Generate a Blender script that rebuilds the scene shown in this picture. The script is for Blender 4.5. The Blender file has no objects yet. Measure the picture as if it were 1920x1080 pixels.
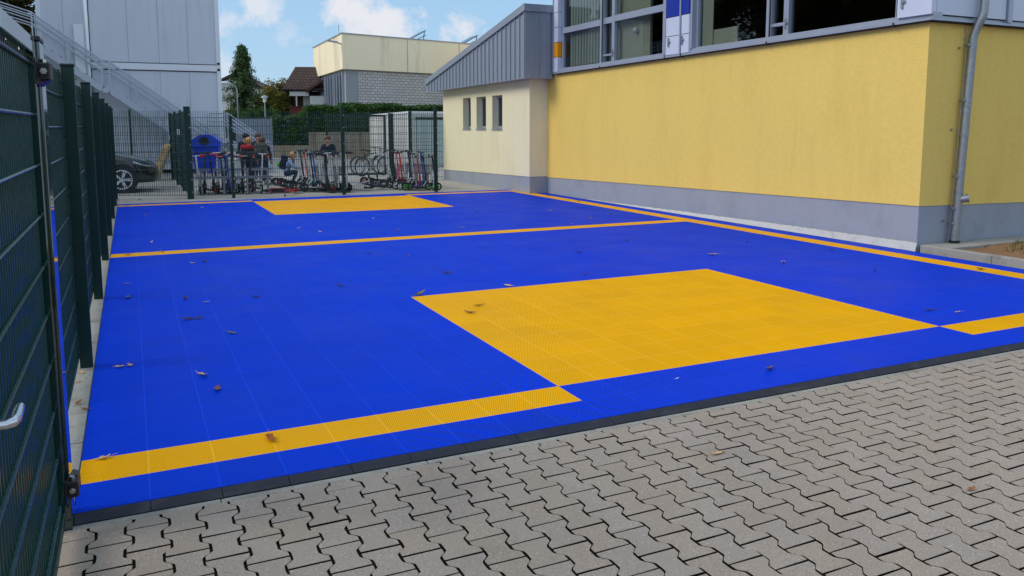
import bpy, bmesh, math, random
from mathutils import Vector, Matrix, Euler
random.seed(7)
R = math.radians
S = bpy.context.scene
COL = S.collection
T = 0.305                                   # court tile size in metres
# ------------------------------------------------------------------ camera
CAM = Vector((0.30388, -3.85148, 1.68393)); ROT = Euler((1.4514260, 0.0010007, -0.4417742))
F, PX, PY = 1508.32, 960.0, 416.95          # focal and principal point on a 1920 px wide frame
cd = bpy.data.cameras.new('camera'); cam = bpy.data.objects.new('camera', cd); COL.objects.link(cam)
cam.location = CAM; cam.rotation_euler = ROT
cd.sensor_width = 36; cd.lens = 36*F/1920; cd.shift_y = -(540-PY)/1920; cd.clip_end = 3000; cd.clip_start = .05
S.camera = cam
RM = ROT.to_matrix()
def raydir(u, v): return RM @ Vector(((u-PX)/F, -(v-PY)/F, -1))
def G(u, v, z=0):                            # survey of the ground: point at height z seen at (u, v)
    d = raydir(u, v); t = (z-CAM.z)/d.z; return CAM+d*t
# ------------------------------------------------------------------ materials
def new_mat(name):
    m = bpy.data.materials.new(name); m.use_nodes = True
    return m, m.node_tree, m.node_tree.nodes['Principled BSDF']
def N(nt, t, **kw):
    n = nt.nodes.new(t)
    for k, v in kw.items():
        if k in n.inputs: n.inputs[k].default_value = v
        else: setattr(n, k, v)
    return n
def L(nt, a, b): nt.links.new(a, b)
def srgb(r, g, b):
    f = lambda c: (c/255/12.92 if c/255 <= .04045 else ((c/255+.055)/1.055)**2.4)
    return (f(r), f(g), f(b), 1)
def math_n(nt, op, a, b=None, c=None):
    n = nt.nodes.new('ShaderNodeMath'); n.operation = op
    for i, x in enumerate((a, b, c)):
        if x is None: continue
        if isinstance(x, (int, float)): n.inputs[i].default_value = x
        else: L(nt, x, n.inputs[i])
    return n.outputs[0]
def mix_n(nt, fac, a, b, bt='MIX'):
    n = nt.nodes.new('ShaderNodeMix'); n.data_type = 'RGBA'; n.blend_type = bt
    for s, x in ((n.inputs['Factor'], fac), (n.inputs['A'], a), (n.inputs['B'], b)):
        if isinstance(x, (int, float)): s.default_value = x
        elif isinstance(x, tuple): s.default_value = x
        else: L(nt, x, s)
    return n.outputs['Result']
def ramp_n(nt, x, lo, hi, a=0., b=1.):
    n = nt.nodes.new('ShaderNodeMapRange'); n.inputs[1].default_value = lo; n.inputs[2].default_value = hi
    n.inputs[3].default_value = a; n.inputs[4].default_value = b; L(nt, x, n.inputs[0]); return n.outputs[0]
def sc(c, k): return (min(1, c[0]*k), min(1, c[1]*k), min(1, c[2]*k), 1)
def mat(name, col, rough=.6, metal=0, var=.12, vs=6., bump=0, bs=80., spec=.5, island=0, fine=0, dirt=None, coat=0, stretch=None):
    m, nt, b = new_mat(name)
    tc = N(nt, 'ShaderNodeTexCoord'); co = tc.outputs['Object']
    if stretch:
        mp = N(nt, 'ShaderNodeMapping'); mp.inputs['Scale'].default_value = stretch; L(nt, co, mp.inputs[0]); cs = mp.outputs[0]
    else: cs = co
    n = N(nt, 'ShaderNodeTexNoise', Scale=vs, Detail=6., Roughness=.6); L(nt, cs, n.inputs['Vector'])
    c = mix_n(nt, n.outputs['Fac'], sc(col, 1-var), sc(col, 1+var))
    if fine:
        n2 = N(nt, 'ShaderNodeTexNoise', Scale=vs*18, Detail=3.); L(nt, co, n2.inputs['Vector'])
        c = mix_n(nt, ramp_n(nt, n2.outputs['Fac'], .35, .65, 0, 1), c, sc(col, 1-fine), 'MIX') if False else mix_n(nt, fine, c, mix_n(nt, ramp_n(nt, n2.outputs['Fac'], .35, .65), sc(col, .45), sc(col, 1.6)))
    if island:
        g = N(nt, 'ShaderNodeNewGeometry'); r = g.outputs['Random Per Island']
        hv = N(nt, 'ShaderNodeHueSaturation'); L(nt, c, hv.inputs['Color'])
        L(nt, ramp_n(nt, r, 0, 1, 1-island, 1+island), hv.inputs['Value']); c = hv.outputs[0]
    if dirt:
        n3 = N(nt, 'ShaderNodeTexNoise', Scale=dirt[1], Detail=8., Roughness=.7); L(nt, cs, n3.inputs['Vector'])
        c = mix_n(nt, ramp_n(nt, n3.outputs['Fac'], .52, .72, 0, dirt[2]), c, dirt[0])
    L(nt, c, b.inputs['Base Color'])
    rr = ramp_n(nt, n.outputs['Fac'], .3, .7, max(0, rough-.06), min(1, rough+.06)); L(nt, rr, b.inputs['Roughness'])
    b.inputs['Metallic'].default_value = metal; b.inputs['Specular IOR Level'].default_value = spec
    if coat: b.inputs['Coat Weight'].default_value = coat; b.inputs['Coat Roughness'].default_value = .04
    if bump:
        n4 = N(nt, 'ShaderNodeTexNoise', Scale=bs, Detail=4., Roughness=.6); L(nt, co, n4.inputs['Vector'])
        bp = N(nt, 'ShaderNodeBump', Strength=bump, Distance=.01); L(nt, n4.outputs['Fac'], bp.inputs['Height']); L(nt, bp.outputs[0], b.inputs['Normal'])
    return m
# court tile: open plastic grid, lighter seams every tile
def court_mat(name, col, seam, hole):
    m, nt, b = new_mat(name)
    tc = N(nt, 'ShaderNodeTexCoord'); sp = N(nt, 'ShaderNodeSeparateXYZ'); L(nt, tc.outputs['Object'], sp.inputs[0])
    X, Y = sp.outputs[0], sp.outputs[1]
    def per(a, p): return math_n(nt, 'ABSOLUTE', math_n(nt, 'SUBTRACT', math_n(nt, 'FRACT', math_n(nt, 'DIVIDE', a, p)), .5))
    p = T/24
    row = math_n(nt, 'FLOOR', math_n(nt, 'DIVIDE', Y, p))
    Xo = math_n(nt, 'ADD', X, math_n(nt, 'MULTIPLY', math_n(nt, 'MODULO', row, 2.), p*.5))
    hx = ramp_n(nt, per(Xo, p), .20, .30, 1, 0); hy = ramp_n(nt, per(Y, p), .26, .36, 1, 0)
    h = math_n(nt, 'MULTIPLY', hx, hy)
    sx = ramp_n(nt, per(X, T), .486, .493, 0, .8); sy = ramp_n(nt, per(Y, T), .484, .494, 0, .9)
    s = math_n(nt, 'MAXIMUM', sx, sy)
    # each tile is moulded a touch differently
    fl = N(nt, 'ShaderNodeCombineXYZ'); L(nt, math_n(nt, 'FLOOR', math_n(nt, 'DIVIDE', X, T)), fl.inputs[0]); L(nt, math_n(nt, 'FLOOR', math_n(nt, 'DIVIDE', Y, T)), fl.inputs[1])
    wn = N(nt, 'ShaderNodeTexWhiteNoise'); wn.noise_dimensions = '2D'; L(nt, fl.outputs[0], wn.inputs['Vector'])
    ns = N(nt, 'ShaderNodeTexNoise', Scale=1.3, Detail=6., Roughness=.65); L(nt, tc.outputs['Object'], ns.inputs['Vector'])
    v = math_n(nt, 'ADD', ramp_n(nt, wn.outputs['Value'], 0, 1, .955, 1.03), ramp_n(nt, ns.outputs['Fac'], .3, .7, -.05, .05))
    hv = N(nt, 'ShaderNodeHueSaturation', Color=col); L(nt, v, hv.inputs['Value'])
    dn = N(nt, 'ShaderNodeTexNoise', Scale=7., Detail=9., Roughness=.75); L(nt, tc.outputs['Object'], dn.inputs['Vector'])
    c = mix_n(nt, ramp_n(nt, dn.outputs['Fac'], .58, .82, 0, .03), hv.outputs[0], srgb(120, 118, 112))   # dust
    c = mix_n(nt, math_n(nt, 'MULTIPLY', s, .21), c, seam)
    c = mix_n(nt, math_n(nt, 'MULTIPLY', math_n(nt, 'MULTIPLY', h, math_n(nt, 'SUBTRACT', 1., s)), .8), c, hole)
    L(nt, c, b.inputs['Base Color']); b.inputs['Specular IOR Level'].default_value = .03
    L(nt, ramp_n(nt, ns.outputs['Fac'], .3, .7, .40, .56), b.inputs['Roughness'])
    hg = math_n(nt, 'ADD', math_n(nt, 'SUBTRACT', 1., h), math_n(nt, 'MULTIPLY', wn.outputs['Value'], .0))
    bp = N(nt, 'ShaderNodeBump', Strength=.35, Distance=.004); L(nt, hg, bp.inputs['Height']); L(nt, bp.outputs[0], b.inputs['Normal'])
    return m
def runs(m, x, top, col, amt):
    nt = m.node_tree; b = nt.nodes['Principled BSDF']; src = b.inputs['Base Color'].links[0].from_socket
    tc = N(nt, 'ShaderNodeTexCoord'); mp = N(nt, 'ShaderNodeMapping'); mp.inputs['Scale'].default_value = (3.2, 3.2, .22); L(nt, tc.outputs['Object'], mp.inputs[0])
    n = N(nt, 'ShaderNodeTexNoise', Scale=1.6, Detail=9., Roughness=.72); L(nt, mp.outputs[0], n.inputs['Vector'])
    n2 = N(nt, 'ShaderNodeTexNoise', Scale=.45, Detail=5., Roughness=.6); L(nt, tc.outputs['Object'], n2.inputs['Vector'])
    f = math_n(nt, 'MULTIPLY', ramp_n(nt, n.outputs['Fac'], .5, .75, 0, amt), ramp_n(nt, n2.outputs['Fac'], .40, .62))
    L(nt, mix_n(nt, f, src, col), b.inputs['Base Color'])
def paver_mat():
    m, nt, b = new_mat('paver_concrete')
    tc = N(nt, 'ShaderNodeTexCoord'); co = tc.outputs['Object']
    g = N(nt, 'ShaderNodeNewGeometry')
    n1 = N(nt, 'ShaderNodeTexNoise', Scale=2.2, Detail=8., Roughness=.65); L(nt, co, n1.inputs['Vector'])
    n2 = N(nt, 'ShaderNodeTexNoise', Scale=190., Detail=3., Roughness=.7); L(nt, co, n2.inputs['Vector'])
    base = mix_n(nt, n1.outputs['Fac'], srgb(160, 144, 129), srgb(188, 171, 154))
    base = mix_n(nt, ramp_n(nt, n2.outputs['Fac'], .38, .62, 0, .75), base, srgb(124, 113, 102))
    hv = N(nt, 'ShaderNodeHueSaturation'); L(nt, base, hv.inputs['Color']); L(nt, ramp_n(nt, g.outputs['Random Per Island'], 0, 1, .965, 1.035), hv.inputs['Value'])
    wn = N(nt, 'ShaderNodeTexWhiteNoise'); wn.noise_dimensions = '1D'; L(nt, g.outputs['Random Per Island'], wn.inputs['W'])
    L(nt, ramp_n(nt, wn.outputs['Value'], 0, 1, .498, .502), hv.inputs['Hue']); L(nt, ramp_n(nt, wn.outputs['Value'], 0, 1, .9, 1.1), hv.inputs['Saturation'])
    v = N(nt, 'ShaderNodeTexVoronoi', Scale=70.); L(nt, co, v.inputs['Vector'])
    sel = math_n(nt, 'MULTIPLY', ramp_n(nt, v.outputs['Distance'], .16, .26, 1, 0), math_n(nt, 'GREATER_THAN', N(nt, 'ShaderNodeSeparateColor').outputs[0], 0))
    sep = nt.nodes[-1] if False else N(nt, 'ShaderNodeSeparateColor'); L(nt, v.outputs['Color'], sep.inputs[0])
    w = math_n(nt, 'MULTIPLY', ramp_n(nt, v.outputs['Distance'], .14, .3, 1, 0), math_n(nt, 'GREATER_THAN', sep.outputs[0], .84))
    k = math_n(nt, 'MULTIPLY', ramp_n(nt, v.outputs['Distance'], .1, .25, 1, 0), math_n(nt, 'LESS_THAN', sep.outputs[1], .16))
    c = mix_n(nt, math_n(nt, 'MULTIPLY', w, .75), hv.outputs[0], srgb(205, 202, 196)); c = mix_n(nt, math_n(nt, 'MULTIPLY', k, .7), c, srgb(58, 54, 50))
    st = N(nt, 'ShaderNodeTexNoise', Scale=.9, Detail=9., Roughness=.75); L(nt, co, st.inputs['Vector'])
    c = mix_n(nt, ramp_n(nt, st.outputs['Fac'], .55, .76, 0, .32), c, srgb(98, 92, 85))
    L(nt, c, b.inputs['Base Color']); b.inputs['Roughness'].default_value = .85
    bp = N(nt, 'ShaderNodeBump', Strength=.7, Distance=.004); L(nt, n2.outputs['Fac'], bp.inputs['Height']); L(nt, bp.outputs[0], b.inputs['Normal'])
    return m
def glass_mat(name, tint=(.74, .78, .76, 1), refl=1.0):
    m, nt, b = new_mat(name); nt.nodes.remove(b)
    out = [n for n in nt.nodes if n.type == 'OUTPUT_MATERIAL'][0]
    tr = N(nt, 'ShaderNodeBsdfTransparent', Color=tint); gl = N(nt, 'ShaderNodeBsdfGlossy', Color=(.9, .95, 1, 1), Roughness=.012)
    fr = N(nt, 'ShaderNodeFresnel', IOR=1.62); mx = N(nt, 'ShaderNodeMixShader')
    gm = N(nt, 'ShaderNodeNewGeometry'); L(nt, math_n(nt, 'MULTIPLY', math_n(nt, 'MULTIPLY', fr.outputs[0], refl), math_n(nt, 'SUBTRACT', 1., gm.outputs['Backfacing'])), mx.inputs[0]); L(nt, tr.outputs[0], mx.inputs[1]); L(nt, gl.outputs[0], mx.inputs[2]); L(nt, mx.outputs[0], out.inputs[0])
    return m
def leaf_mat(name, c1, c2, c3=None, transl=.25):
    m, nt, b = new_mat(name)
    g = N(nt, 'ShaderNodeNewGeometry'); r = g.outputs['Random Per Island']
    tc = N(nt, 'ShaderNodeTexCoord'); n = N(nt, 'ShaderNodeTexNoise', Scale=1.1, Detail=4.); L(nt, tc.outputs['Object'], n.inputs['Vector'])
    c = mix_n(nt, r, c1, c2)
    if c3: c = mix_n(nt, ramp_n(nt, n.outputs['Fac'], .48, .68, 0, .8), c, c3)
    L(nt, c, b.inputs['Base Color']); b.inputs['Roughness'].default_value = .6; b.inputs['Specular IOR Level'].default_value = .25
    out = [x for x in nt.nodes if x.type == 'OUTPUT_MATERIAL'][0]
    tl = N(nt, 'ShaderNodeBsdfTranslucent'); L(nt, c, tl.inputs[0]); mx = N(nt, 'ShaderNodeMixShader', Fac=transl)
    L(nt, b.outputs[0], mx.inputs[1]); L(nt, tl.outputs[0], mx.inputs[2]); L(nt, mx.outputs[0], out.inputs[0])
    return m
def block_mat():
    m, nt, b = new_mat('white_block_masonry')
    tc = N(nt, 'ShaderNodeTexCoord'); sp = N(nt, 'ShaderNodeSeparateXYZ'); L(nt, tc.outputs['Object'], sp.inputs[0])
    cb = N(nt, 'ShaderNodeCombineXYZ'); L(nt, sp.outputs[0], cb.inputs[0]); L(nt, sp.outputs[2], cb.inputs[1])
    br = N(nt, 'ShaderNodeTexBrick', Color1=srgb(188, 184, 180), Color2=srgb(202, 199, 195), Mortar=srgb(92, 90, 90), Scale=1.)
    br.inputs['Mortar Size'].default_value = .016; br.inputs['Mortar Smooth'].default_value = .1; br.inputs['Brick Width'].default_value = .40; br.inputs['Row Height'].default_value = .195
    L(nt, cb.outputs[0], br.inputs['Vector'])
    n = N(nt, 'ShaderNodeTexNoise', Scale=.8, Detail=6.); L(nt, cb.outputs[0], n.inputs['Vector'])
    c = mix_n(nt, ramp_n(nt, n.outputs['Fac'], .45, .75, 0, .25), br.outputs['Color'], srgb(150, 146, 140))
    L(nt, c, b.inputs['Base Color']); b.inputs['Roughness'].default_value = .9
    return m
def tile_roof_mat(name, col):
    m, nt, b = new_mat(name)
    tc = N(nt, 'ShaderNodeTexCoord'); sp = N(nt, 'ShaderNodeSeparateXYZ'); L(nt, tc.outputs['Object'], sp.inputs[0])
    cb = N(nt, 'ShaderNodeCombineXYZ'); L(nt, sp.outputs[0], cb.inputs[0]); L(nt, sp.outputs[2], cb.inputs[1])
    br = N(nt, 'ShaderNodeTexBrick', Color1=col, Color2=sc(col, 1.5), Mortar=sc(col, .35), Scale=1.)
    br.inputs['Mortar Size'].default_value = .03; br.inputs['Brick Width'].default_value = .3; br.inputs['Row Height'].default_value = .22
    L(nt, cb.outputs[0], br.inputs['Vector']); L(nt, br.outputs['Color'], b.inputs['Base Color']); b.inputs['Roughness'].default_value = .85
    return m
M = {}
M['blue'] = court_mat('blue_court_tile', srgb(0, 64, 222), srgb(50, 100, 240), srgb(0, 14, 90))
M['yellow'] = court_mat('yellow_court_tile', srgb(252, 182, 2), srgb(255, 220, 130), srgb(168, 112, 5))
M['ramp'] = mat('black_edge_plastic', srgb(42, 44, 53), .55, var=.15, vs=9, spec=.2, dirt=(srgb(96, 92, 88), 5, .3))
M['paver'] = paver_mat()
M['slab'] = mat('pale_concrete', srgb(150, 147, 138), .9, var=.14, vs=3, fine=.18, bump=.2, bs=150, dirt=(srgb(96, 92, 82), 4, .6), island=.07)
M['sand'] = mat('joint_soil', srgb(36, 29, 22), .95, var=.35, vs=14, fine=.4, bump=.6, bs=120, dirt=(srgb(66, 70, 34), 6, .6))
M['mossbed'] = mat('mossy_joint_bed', srgb(32, 26, 19), .95, var=.35, vs=14, bump=.6, bs=120, spec=.1, dirt=(srgb(52, 54, 24), 5, .7))
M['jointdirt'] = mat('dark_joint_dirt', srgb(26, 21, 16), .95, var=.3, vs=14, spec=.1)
M['yard'] = mat('yard_concrete', srgb(168, 163, 153), .9, var=.12, vs=1.2, fine=.15, dirt=(srgb(112, 107, 98), 1.4, .6))
M['ground'] = mat('far_ground', srgb(112, 112, 98), .95, var=.2, vs=.3)
M['green'] = mat('dark_green_powder_coat', srgb(12, 48, 42), .36, var=.12, vs=20, spec=.3)
M['greengloss'] = mat('dark_green_gloss_paint', srgb(18, 44, 42), .045, var=.05, vs=3, spec=.9, coat=1)
M['wire'] = mat('green_coated_wire', srgb(14, 56, 54), .3, var=.1, vs=20, spec=.6)
M['black'] = mat('black_plastic', srgb(24, 25, 27), .45, var=.2, vs=20)
M['rubber'] = mat('black_rubber', srgb(22, 22, 23), .8, var=.2, vs=20)
M['galv'] = mat('galvanised_steel', srgb(150, 155, 160), .42, metal=.75, var=.22, vs=14, dirt=(srgb(190, 195, 200), 22, .5))
M['railpaint'] = mat('pale_galvanised_rail', srgb(176, 184, 196), .45, metal=.2, var=.1, vs=8)
M['garagedoor'] = mat('grey_green_door', srgb(176, 190, 188), .6, var=.06, vs=1)
M['zinc'] = mat('bolt_steel', srgb(190, 190, 188), .3, metal=1, var=.05)
M['alu'] = mat('polished_aluminium', srgb(205, 207, 210), .22, metal=1, var=.05)
M['yplaster'] = mat('yellow_render', srgb(231, 200, 108), .95, var=.05, vs=.7, fine=.045, bump=.55, bs=42, spec=.2, dirt=(srgb(204, 172, 84), 1.1, .3), stretch=(1, 1, .35))
runs(M['yplaster'], 0, 3, srgb(206, 172, 88), .3)
M['plinth'] = mat('blue_grey_plinth_paint', srgb(150, 157, 168), .85, var=.06, vs=1.5, fine=.04, bump=.25, bs=45, spec=.25, dirt=(srgb(126, 134, 144), 1.3, .5))
runs(M['plinth'], 0, 1, srgb(150, 146, 136), .55)
M['cplaster'] = mat('cream_render', srgb(232, 224, 188), .95, var=.04, vs=.8, fine=.04, bump=.4, bs=50, spec=.2, dirt=(srgb(205, 194, 150), .8, .3))
runs(M['cplaster'], 0, 3, srgb(190, 180, 146), .4)
M['zincroof'] = mat('grey_standing_seam_metal', srgb(146, 155, 166), .42, metal=.25, var=.09, vs=1.5, stretch=(1, 1, .2), dirt=(srgb(166, 172, 180), 2, .3))
M['frame'] = mat('silver_window_frame', srgb(158, 166, 180), .38, metal=.3, var=.05, vs=3)
M['white_panel'] = mat('white_panel', srgb(196, 204, 220), .4, var=.04, vs=1.5)
M['blue_panel'] = mat('blue_panel', srgb(16, 44, 148), .35, var=.08, vs=2)
M['orange_panel'] = mat('orange_panel', srgb(228, 150, 14), .35, var=.06, vs=2)
M['glass'] = glass_mat('window_glass'); M['dglass'] = mat('dark_glass', srgb(22, 26, 30), .06, var=.1, spec=.8)
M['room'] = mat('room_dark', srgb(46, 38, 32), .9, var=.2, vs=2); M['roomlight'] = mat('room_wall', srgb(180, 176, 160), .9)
M['roomgrey'] = mat('grey_reflection', srgb(168, 172, 164), .9)
M['joint'] = mat('dark_gap', srgb(24, 26, 30), .8)
M['container'] = mat('grey_container_panel', srgb(204, 210, 220), .55, var=.05, vs=.6, dirt=(srgb(184, 190, 200), .9, .4), stretch=(1, 1, .25))
runs(M['container'], 0, 3, srgb(150, 156, 160), .5)
M['container_light'] = mat('pale_container_frame', srgb(226, 230, 236), .5, var=.05, vs=.8)
M['creamfascia'] = mat('cream_fascia_panel', srgb(255, 236, 200), .8, var=.05, vs=.5, stretch=(1, 1, .15), dirt=(srgb(120, 112, 88), .55, .55))
M['block'] = block_mat(); M['greyconc'] = mat('grey_fibre_panel', srgb(150, 154, 158), .8, var=.08, vs=1)
M['roof1'] = tile_roof_mat('brown_roof_tile', srgb(64, 48, 44)); M['housewhite'] = mat('white_house_render', srgb(206, 206, 202), .9)
M['redbrick'] = mat('red_brick', srgb(112, 52, 42), .9, var=.25, vs=3); M['brownwood'] = mat('brown_timber', srgb(74, 46, 36), .8, var=.2)
M['weathered'] = mat('weathered_concrete', srgb(140, 132, 116), .95, var=.2, vs=.9, fine=.2, stretch=(1, 1, .12), dirt=(srgb(62, 54, 44), 1.5, .9))
M['soil'] = mat('bare_soil', srgb(134, 98, 66), .95, var=.25, vs=4, fine=.3, bump=.8, bs=40, dirt=(srgb(96, 68, 44), 6, .6))
M['membrane'] = mat('white_drain_membrane', srgb(196, 196, 190), .7, var=.12, vs=10, fine=.12, bump=1, bs=60, dirt=(srgb(140, 136, 126), 5, .6))
M['pallet'] = mat('raw_pallet_wood', srgb(214, 182, 136), .85, var=.22, vs=5, stretch=(1, 1, 4), fine=.15, island=.15)
M['binblue'] = mat('blue_bin_plastic', srgb(10, 62, 196), .4, var=.12, vs=3)
M['carpaint'] = mat('black_car_paint', srgb(12, 12, 16), .12, var=.05, spec=.6, coat=1)
M['hl'] = mat('headlight_lens', srgb(170, 180, 190), .1, metal=.4, var=.3, vs=12)
M['hedge'] = leaf_mat('hedge_leaf', srgb(34, 68, 26), srgb(76, 112, 44), srgb(50, 78, 34)); M['conifer'] = leaf_mat('conifer_needles', srgb(34, 62, 36), srgb(78, 104, 54), srgb(52, 78, 40))
M['bush'] = leaf_mat('autumn_bush_leaf', srgb(66, 86, 40), srgb(140, 134, 62), srgb(150, 112, 48)); M['tree'] = leaf_mat('tree_leaf', srgb(44, 60, 26), srgb(96, 96, 44), srgb(110, 82, 34))
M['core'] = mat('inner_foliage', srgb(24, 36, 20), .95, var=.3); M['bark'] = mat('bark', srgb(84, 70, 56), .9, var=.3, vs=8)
M['grass'] = leaf_mat('grass_blade', srgb(84, 92, 44), srgb(140, 128, 76))
M['dryleaf'] = mat('dry_brown_leaf', srgb(136, 88, 50), .8, var=.35, vs=60); M['paleleaf'] = mat('pale_dry_leaf', srgb(198, 160, 116), .8, var=.25, vs=60)
M['greenleaf'] = mat('faded_green_leaf', srgb(112, 112, 54), .8, var=.3, vs=60); M['darkleaf'] = mat('dark_brown_leaf', srgb(66, 46, 34), .85, var=.4, vs=60)
M['orangeleaf'] = mat('orange_brown_leaf', srgb(160, 84, 30), .8, var=.4, vs=70)
for nm, c in dict(silver=(214, 217, 221), whitep=(222, 222, 220), redp=(196, 30, 34), bluep=(28, 66, 170), pinkp=(206, 66, 110), greenp=(84, 196, 40), tealp=(40, 140, 140), purplep=(60, 30, 70), orangep=(240, 96, 24)).items():
    M[nm] = mat(nm+'_paint', srgb(*c), .3 if nm != 'silver' else .25, metal=.4 if nm == 'silver' else 0, var=.06)
M['skin'] = mat('skin', srgb(206, 158, 130), .6, var=.06); M['blond'] = mat('blond_hair', srgb(188, 150, 96), .6, var=.3, vs=60); M['brownhair'] = mat('brown_hair', srgb(92, 62, 42), .6, var=.3, vs=60); M['darkhair'] = mat('dark_hair', srgb(30, 24, 22), .6, var=.3, vs=60)
M['navy'] = mat('navy_cloth', srgb(24, 30, 58), .9, var=.15, vs=12, bump=.3, bs=60); M['jeans'] = mat('denim', srgb(38, 52, 84), .9, var=.2, vs=12, bump=.3, bs=60); M['redcloth'] = mat('red_cloth', srgb(178, 24, 32), .85, var=.15, vs=12); M['blackcloth'] = mat('black_cloth', srgb(26, 26, 30), .9, var=.2, vs=12); M['greycloth'] = mat('grey_camouflage_cloth', srgb(82, 84, 78), .9, var=.55, vs=16); M['lightblue'] = mat('light_blue_cloth', srgb(148, 168, 206), .9, var=.1, vs=10); M['darkgrey'] = mat('charcoal_cloth', srgb(44, 46, 52), .9, var=.2, vs=12)
M['eye'] = mat('eye', srgb(30, 24, 22), .3); M['lamp_white'] = mat('lamp_glass', srgb(225, 225, 220), .3)
# ------------------------------------------------------------------ mesh builder
class MB:
    def __init__(s): s.v = []; s.f = []; s.m = []; s.mi = 0
    def add(s, vs, fs, mi=None):
        o = len(s.v); s.v += [tuple(x) for x in vs]
        for f in fs: s.f.append(tuple(i+o for i in f)); s.m.append(s.mi if mi is None else mi)
        return s
    def box(s, x0, x1, y0, y1, z0, z1, mtx=None, mi=None):
        vs = [Vector((x, y, z)) for z in (z0, z1) for y in (y0, y1) for x in (x0, x1)]
        if mtx: vs = [mtx @ v for v in vs]
        return s.add(vs, [(0, 2, 3, 1), (4, 5, 7, 6), (0, 1, 5, 4), (2, 6, 7, 3), (0, 4, 6, 2), (1, 3, 7, 5)], mi)
    def rbox(s, x0, x1, y0, y1, z0, z1, b=.01, mtx=None, mi=None, seg=1):
        bm = bmesh.new(); bmesh.ops.create_cube(bm, size=1)
        for v in bm.verts: v.co = Vector(((x0+x1)/2+v.co.x*(x1-x0), (y0+y1)/2+v.co.y*(y1-y0), (z0+z1)/2+v.co.z*(z1-z0)))
        bmesh.ops.bevel(bm, geom=bm.edges[:], offset=b, segments=seg, affect='EDGES', profile=.5)
        bm.verts.index_update(); vs = [(mtx @ v.co) if mtx else v.co.copy() for v in bm.verts]
        s.add(vs, [[v.index for v in f.verts] for f in bm.faces], mi); bm.free(); return s
    def frame(s, p, q):
        d = (q-p).normalized(); a = Vector((0, 0, 1)) if abs(d.z) < .95 else Vector((1, 0, 0))
        u = d.cross(a).normalized(); return d, u, u.cross(d)
    def bar(s, p, q, w, h, mi=None):          # square bar, w sideways, h along local up
        p, q = Vector(p), Vector(q); d, u, w2 = s.frame(p, q)
        vs = [e+u*(a*w/2)+w2*(b*h/2) for e in (p, q) for a, b in ((-1, -1), (1, -1), (1, 1), (-1, 1))]
        return s.add(vs, [(0, 1, 2, 3), (7, 6, 5, 4), (0, 4, 5, 1), (1, 5, 6, 2), (2, 6, 7, 3), (3, 7, 4, 0)], mi)
    def tube(s, pts, r, n=8, mi=None, caps=True):
        pts = [Vector(p) for p in pts]; rs = r if isinstance(r, (list, tuple)) else [r]*len(pts)
        o = len(s.v); u = None; vs = []
        for i, p in enumerate(pts):
            d = (pts[min(i+1, len(pts)-1)]-pts[max(i-1, 0)]).normalized()
            if u is None:
                a = Vector((0, 0, 1)) if abs(d.z) < .9 else Vector((1, 0, 0)); u = d.cross(a).normalized()
            else: u = (u-d*u.dot(d)).normalized()
            w = d.cross(u)
            vs += [p+(u*math.cos(2*math.pi*k/n)+w*math.sin(2*math.pi*k/n))*rs[i] for k in range(n)]
        fs = [(i*n+k, i*n+(k+1) % n, (i+1)*n+(k+1) % n, (i+1)*n+k) for i in range(len(pts)-1) for k in range(n)]
        if caps: fs += [tuple(reversed(range(n))), tuple((len(pts)-1)*n+k for k in range(n))]
        return s.add(vs, fs, mi)
    def prism(s, poly, ext, mi=None):         # poly: list of 3-D points, ext: vector
        n = len(poly); e = Vector(ext); a = [Vector(p) for p in poly]
        return s.add(a+[p+e for p in a], [tuple(reversed(range(n))), tuple(range(n, 2*n))]+[(i, (i+1) % n, n+(i+1) % n, n+i) for i in range(n)], mi)
    def quad(s, a, b, c, d, mi=None): return s.add([a, b, c, d], [(0, 1, 2, 3)], mi)
    def ball(s, c, r, n=12, m=8, mi=None, mtx=None):
        c = Vector(c); rr = r if isinstance(r, (tuple, list)) else (r, r, r); vs = []
        for j in range(m+1):
            t = math.pi*j/m
            for i in range(n):
                p = 2*math.pi*i/n; q = Vector((rr[0]*math.sin(t)*math.cos(p), rr[1]*math.sin(t)*math.sin(p), rr[2]*math.cos(t)))
                vs.append(c+(mtx @ q if mtx else q))
        return s.add(vs, [(j*n+i, (j+1)*n+i, (j+1)*n+(i+1) % n, j*n+(i+1) % n) for j in range(m) for i in range(n)], mi)
    def torus(s, c, Rr, r, ax='y', n=24, m=8, mi=None):
        c = Vector(c); vs = []
        for i in range(n):
            a = 2*math.pi*i/n
            for j in range(m):
                b = 2*math.pi*j/m; x, z, y = (Rr+r*math.cos(b))*math.cos(a), (Rr+r*math.cos(b))*math.sin(a), r*math.sin(b)
                vs.append(c+(Vector((x, y, z)) if ax == 'y' else Vector((y, x, z)) if ax == 'x' else Vector((x, z, y))))
        return s.add(vs, [(i*m+j, i*m+(j+1) % m, ((i+1) % n)*m+(j+1) % m, ((i+1) % n)*m+j) for i in range(n) for j in range(m)], mi)
    def build(s, name, mats, parent=None, smooth=False, local=False, loc=None, fixn=True):
        me = bpy.data.meshes.new(name); off = Vector((0, 0, 0))
        if parent is not None and not local:
            o = parent
            while o is not None: off = off+o.location; o = o.parent
        elif loc is not None: off = Vector(loc)
        me.from_pydata([tuple(Vector(v)-off) for v in s.v], [], s.f)
        for m in (mats if isinstance(mats, (list, tuple)) else [mats]): me.materials.append(m if not isinstance(m, str) else M[m])
        me.polygons.foreach_set('material_index', s.m)
        if fixn:
            bm = bmesh.new(); bm.from_mesh(me); bmesh.ops.recalc_face_normals(bm, faces=bm.faces[:]); bm.to_mesh(me); bm.free()
        if smooth: me.polygons.foreach_set('use_smooth', [True]*len(me.polygons))
        me.update(); ob = bpy.data.objects.new(name, me); COL.objects.link(ob)
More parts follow.
